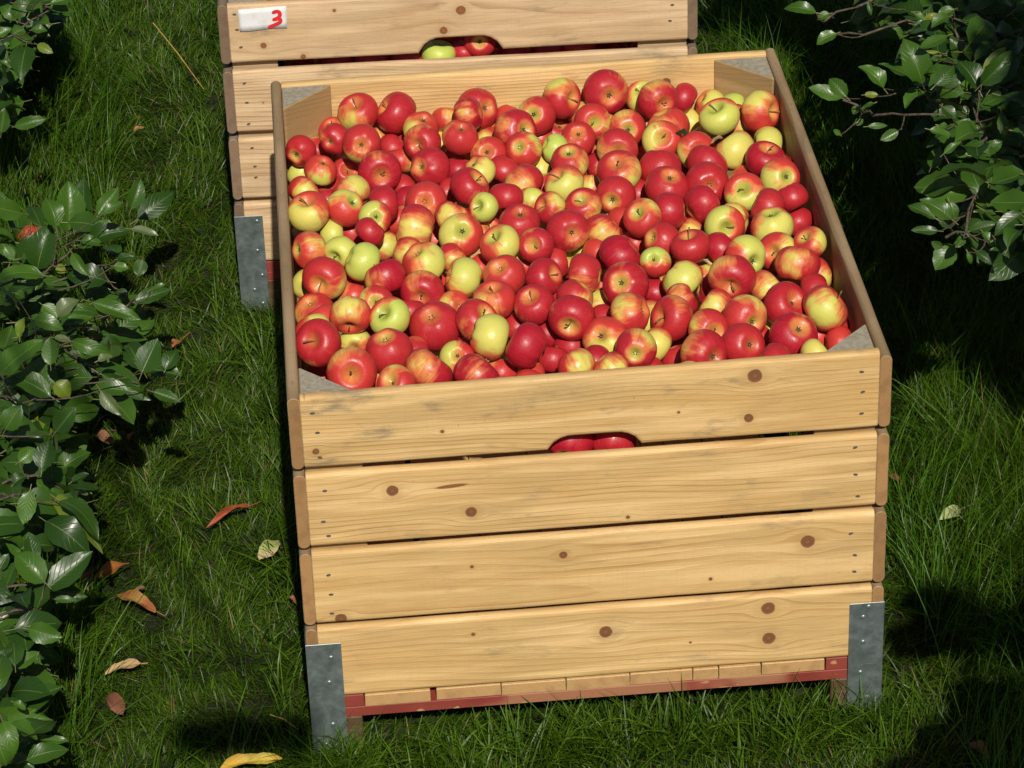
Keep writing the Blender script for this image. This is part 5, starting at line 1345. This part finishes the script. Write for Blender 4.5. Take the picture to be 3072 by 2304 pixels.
# the crowns beyond the frame, which shade the grass
CROWN = {k: [] for k in TREES}
def visible(P, m=70):
    q = (P - CAM) @ R[2]
    if q < .1: return False
    m = max(m, .13 * FPX / 1.38879 / q)
    u, v = proj(P)
    return -m < u < 2212 + m and -m < v < 1659 + m
for poly, n, key in DARK:
    us = [p[0] for p in poly]; vs = [p[1] for p in poly]
    cnt = 0
    for _ in range(n * 60):
        if cnt >= n: break
        u, v = rnd.uniform(min(us), max(us)), rnd.uniform(min(vs), max(vs))
        if not inpoly((u, v), poly): continue
        G = atd(u, v, 0)
        low = key in 'AB' and n != 40
        h = rnd.uniform(.06, .36) if low else rnd.uniform(.25, 3.6)
        P = G + SUN * (h / SUN[2])
        if np.linalg.norm(P - CAM) < .8: continue
        if P[2] > ZT:
            Q = P - SUN * ((P[2] - ZT) / SUN[2])
            if -.2 < Q[0] < 1.09 and -.15 < Q[1] < 3.1: continue
        if visible(P):
            pl = {'A': POLY_A, 'B': POLY_B, 'C': POLY_C, 'D': []}[key]
            if not pl or P[2] > TREES[key]['h'] + .12 or not inpoly(proj(P), pl): continue
        cnt += 1
        a = rnd.uniform(0, 6.28); d = np.array([math.cos(a), math.sin(a), rnd.uniform(-.4, .4)])
        LV[key].add(P - d * .05, P + d * rnd.uniform(.035, .055), SUN + np.array([rnd.gauss(0, .4) for _ in range(3)]), ltint(), ratio=rnd.uniform(.5, .68),
                    fold=rnd.uniform(.1, .4), droop=.2, wave=.02, res=(5, 1))
        CROWN[key].append(P)

def merge(parts):
    V, F, o = [], [], 0
    for v, f in parts:
        V += list(v); F += [tuple(i + o for i in q) for q in f]; o += len(v)
    return V, F
TWIGS = {'C': conv([(1720, 1420, 1530, 1200), (1530, 1200, 1430, 1080), (1430, 1080, 1305, 950), (1720, 550, 1600, 385), (1600, 385, 1555, 270), (2010, 345, 1890, 230),
                    (1890, 230, 1740, 90), (1740, 90, 1660, -20), (1215, 280, 1100, 190), (780, 1095, 690, 1065), (690, 1065, 500, 950), (2250, 1200, 2150, 1120), (1720, 980, 1760, 1160), (780, 1095, 1080, 1090), (1080, 1090, 1420, 1085), (330, 195, 620, 70), (620, 70, 1000, -60), (430, 330, 700, 330), (700, 330, 1100, 190)], 2372, 0, 3.16) +
              conv([(1040, 265, 1180, 230), (1180, 230, 1250, -40), (1500, 190, 1620, 100)], 2400, 600, 2.3705),
         'A': conv([(-100, 1620, 560, 1450), (560, 1450, 700, 1310), (700, 1310, 960, 1075), (1270, 1400, 1370, 1310), (700, 1540, 1270, 1400)], 0, 500, 4.424) +
              conv([(-60, 900, 450, 660), (380, 540, 500, 610), (1430, 230, 1500, 210), (600, 640, 1100, 1010), (1100, 1010, 1540, 1110), (-60, 1250, 240, 1330), (620, 480, 1090, 500)], 0, 850, 3.687) +
              conv([(-60, 900, 300, 800), (-60, 1640, 340, 1600), (-50, 1000, 250, 930)], 0, 1100, 2.458) + conv([(-60, 380, 300, 310)], 0, 1700, 2.458),
         'B': conv([(100, 300, 400, 90), (-80, 420, 110, 290), (-60, 1150, 120, 1050)], 0, 0, 2.765)}
for key, T in TREES.items():
    tx, ty = T['trunk']
    root = thing('apple_tree', T['label'], 'tree', (tx, ty, 0), 0, 'apple trees in rows beside the crates')
    H = 3.4 if key in 'AD' else 2.6
    zz = np.linspace(0, H, 12)
    pts = [(.03 * math.sin(z * 2 + tx), .03 * math.cos(z * 1.7 + ty), z - .02) for z in zz]
    V, F = tube(pts, [.055 * (1 - .75 * z / H) + (.02 if z < .1 else 0) for z in zz], 12)
    link('trunk', mesh_np('trunk', V, F), root, [BARK])
    parts = []
    O = np.array([tx, ty, 0])
    def limb(P, r0, r1, wob=.05):
        P = np.asarray(P)
        z0 = max(.25, min(H - .3, P[2] * .75))
        A = np.array([tx, ty, z0]); n = 9
        mid = (A + P) / 2 + np.array([rnd.gauss(0, wob), rnd.gauss(0, wob), .05])
        q = [(1 - t) ** 2 * A + 2 * t * (1 - t) * mid + t * t * P - O for t in np.linspace(0, 1, n)]
        parts.append(tube(q, [r0 + (r1 - r0) * i / (n - 1) for i in range(n)], 7))
    for (u0, v0, u1, v1) in TWIGS.get(key, []):
        h = T['h'] - .03
        a, b = atd(u0, v0, h - .02), atd(u1, v1, h)
        mid = (a + b) / 2 + np.array([rnd.gauss(0, .004), rnd.gauss(0, .004), .006])
        parts.append(tube([a - O, mid - O, b - O], [.0028, .0023, .0018], 6))
        if not (0 < u0 < 2212): limb(a, .009, .0028)
    if key == 'C':
        for s in (0, 5, 12): 
            u0, v0 = TWIGS['C'][s][:2]; a = atd(u0, v0, T['h'] - .05)
            limb(a, .009, .0028)
    # spurs from the leaf rosettes back to the nearest twig
    nodes = []
    for (u0, v0, u1, v1) in TWIGS.get(key, []):
        p0, p1 = atd(u0, v0, T['h'] - .05), atd(u1, v1, T['h'] - .03)
        nodes += [p0 * (1 - f) + p1 * f for f in (0, .25, .5, .75, 1)]
    for B in TW[key]:
        near = min(nodes, key=lambda q: np.linalg.norm(q - B))
        dist = np.linalg.norm(near - B)
        e = near if dist < .10 else B + (np.array([tx, ty, .35]) - B) / np.linalg.norm(np.array([tx, ty, .35]) - B) * .12
        if dist < .10 or rnd.random() < .5:
            mid = (B + e) / 2 + np.array([rnd.gauss(0, .006), rnd.gauss(0, .006), -.012])
            q = [B * (1 - f) ** 2 + mid * 2 * f * (1 - f) + e * f * f - O for f in (0, .25, .5, .75, 1)]
            parts.append(tube(q, [.0009, .0011, .0013, .0015, .0018], 5))
    cr = CROWN[key]
    for k in range(0, len(cr), max(1, len(cr) // 26)):
        P = cr[k]
        if P[2] > .9 and not visible(P, 150):
            # keep the limb itself out of the frame
            ok = all(not visible(np.array([tx, ty, min(H - .3, P[2] * .75)]) * (1 - t) + P * t, 60) for t in (.3, .5, .7, .85, 1))
            if ok: limb(P, .013, .003)
    V, F = merge(parts)
    link('branch', mesh_np('branch', V, F), root, [BARK])
    me = LV[key].mesh('foliage')
    fo = link('foliage', me, root, [LEAF])
    fo.location = (-tx, -ty, 0)

# ------------------------------------------------------------ fallen leaves, straw and a windfall
def dead_leaf(u0, v0, u1, v1, ox, oy, s, c, label, ratio=.5, curl=.4, c2=None, h=.034, stalk=.2):
    A = at(ox + u0 / s, oy + v0 / s, h); B = at(ox + u1 / s, oy + v1 / s, h + .006)
    t = NT('fallen leaf'); n = t.noise(t.obj(), 90, 3); n2 = t.noise(t.obj(), 22, 2)
    uvn = t.n.new('ShaderNodeUVMap'); q = t.sep(uvn.outputs[0]); v = t.m2('ABSOLUTE', t.sub(q[1], .5))
    cc = t.mix(t.smooth(n2, .4, .6), c, c2 or shade(c, .7))
    cc = t.mix(t.smooth(n, .55, .75, 0, .5), cc, shade(c, .4))
    vein = t.smooth(t.m2('ABSOLUTE', t.sub(t.m2('FRACT', t.sub(t.mul(q[0], 7), t.mul(v, 5))), .5)), .36, .5)
    cc = t.mix(t.mul(vein, .25), cc, shade(c, .55))
    t.base(cc); t.rough(.6); t.bump(t.add(n, vein), .4, .0015)
    V, F, U = leaf_geo((0, 0, 0), B - A, (rnd.gauss(0, .2), rnd.gauss(-.35, .2), 1), ratio=ratio * .85, fold=curl, droop=rnd.uniform(.1, .35), wave=.05, res=(10, 3), petiole=stalk)
    V = np.array(V); V[:, 2] += .004
    o = link('fallen_leaf', mesh_np('fallen_leaf', V, F, True, None, U), None, [t.m])
    o.location = A
    tag(o, label, 'fallen leaf', 'fallen leaves lying in the grass')
ORA, BRO, TAN, YE = (.40, .13, .035), (.22, .085, .035), (.44, .29, .13), (.60, .36, .035)
a5, a6, a4 = (0, 1100, 2.458), (0, 1700, 2.458), (0, 500, 2.458)
dead_leaf(1830, 1045, 1515, 1190, *a5, (.36, .085, .03), 'rolled-up rust red leaf left of the front crate', .22, 1.2, stalk=.3)
dead_leaf(1915, 1440, 2065, 1275, *a5, (.50, .38, .2), 'pale tan leaf with a green lower half close to the front crate', .5, .2, (.34, .40, .12), stalk=0)
dead_leaf(695, 1590, 955, 1450, *a5, (.45, .16, .03), 'bright orange leaf with dark veins beside the lower left tree leaves', .42, .5, stalk=0)
dead_leaf(620, 1510, 655, 1640, *a5, (.30, .17, .08), 'dull brown scrap of leaf just left of the bright orange one', .5, .6, stalk=0)
dead_leaf(1150, 340, 845, 205, *a6, (.36, .12, .035), 'rusty leaf with a yellow tip below the bright orange leaf', .36, .7, (.4, .25, .06))
dead_leaf(1070, 170, 990, 190, *a6, (.30, .14, .09), 'small brown leaf above the rusty yellow-tipped one', .5, .5, stalk=0)
dead_leaf(1040, 730, 775, 790, *a6, TAN, 'tan leaf with a curled orange end in the lower left grass', .36, .5, (.5, .33, .15))
dead_leaf(910, 1110, 800, 940, *a6, (.26, .105, .06), 'dark reddish brown leaf below the tan one in the lower left grass', .5, .4, stalk=0)
dead_leaf(1630, 1500, 2090, 1420, *a6, YE, 'large yellow leaf with brown blotches at the bottom edge', .30, .6, (.62, .46, .06), stalk=.08)
dead_leaf(2105, 245, 2190, 275, *a6, (.45, .19, .07), 'little orange leaf against the foot of the front crate', .5, .4, stalk=0)
dead_leaf(1335, 1290, 1275, 1345, *a4, (.46, .17, .06), 'small orange leaf with a long stalk in the mid left grass', .6, .5, stalk=1.1)
dead_leaf(700, 510, 835, 575, *a5, (.36, .17, .085), 'brown leaf half in shade under the left tree', .5, .4, stalk=0)
dead_leaf(945, 550, 985, 490, *a5, (.34, .13, .06), 'small upright brown leaf right of the shaded one under the left tree', .5, .4, stalk=0)
dead_leaf(1720, 1100, 1570, 1165, 2200, 1100, 2.5367, (.36, .42, .16), 'pale green leaf lying alone in the grass right of the front crate', .55, .3, (.42, .44, .2), h=.07, stalk=.9)
dead_leaf(1190, 835, 1280, 895, 2200, 1100, 2.5367, (.30, .13, .055), 'slender brown leaf touching the right side of the front crate', .4, .5, stalk=0)
dead_leaf(430, 190, 560, 260, 0, 500, 4.424, (.60, .46, .03), 'small yellow leaf in the dark grass near the left edge', .7, .3, stalk=0)
dead_leaf(1105, 1095, 1195, 1065, 0, 0, 2.765, (.35, .14, .06), 'tiny rust brown leaf in the upper left grass', .5, .4, stalk=0)
dead_leaf(1300, 1480, 1440, 1590, 2400, 1650, 2.537, (.2, .08, .04), 'dark brown leaf in the shaded lower right corner grass', .45, .4, stalk=0)
dead_leaf(1300, 615, 1385, 640, 1500, 150, 2.4578, (.02, .06, .012), 'dark green leaf caught between apples toward the rear right', .6, .3, h=ZT - .045)
dead_leaf(1640, 660, 1560, 690, 1500, 150, 2.4578, (.40, .24, .12), 'thin tan leaf tip poking out between apples near the rear right', .35, .4, h=ZT - .035, stalk=0)
def straw(u0, v0, u1, v1, ox, oy, s, label):
    A = at(ox + u0 / s, oy + v0 / s, .075); B = at(ox + u1 / s, oy + v1 / s, .05)
    V, F = tube([(0, 0, 0), (B - A) * .5 + [0, .003, .004], B - A], [.0013, .0016, .0008], 6)
    o = link('straw', mesh_np('straw', V, F), None, [plain('dry straw', (.55, .36, .10), .5, 0, .2)])
    o.location = A
    tag(o, label, 'straw', 'dry straws lying on the grass')
straw(1270, 190, 1690, 740, 0, 0, 2.765, 'long golden straw slanting across the grass left of the rear crate')
straw(1990, 1090, 2200, 1200, *a6, 'short bleached straw in the grass by the front crate bracket')
P = at(92, 706, .045)
apple((P[0], P[1], .040), .031, 'O', '-', (.2, .6, .7), (.2, .5, -.8), 'orange-red windfall apple lying in the grass at the left edge', 'windfall apples in the grass', zoff=0)
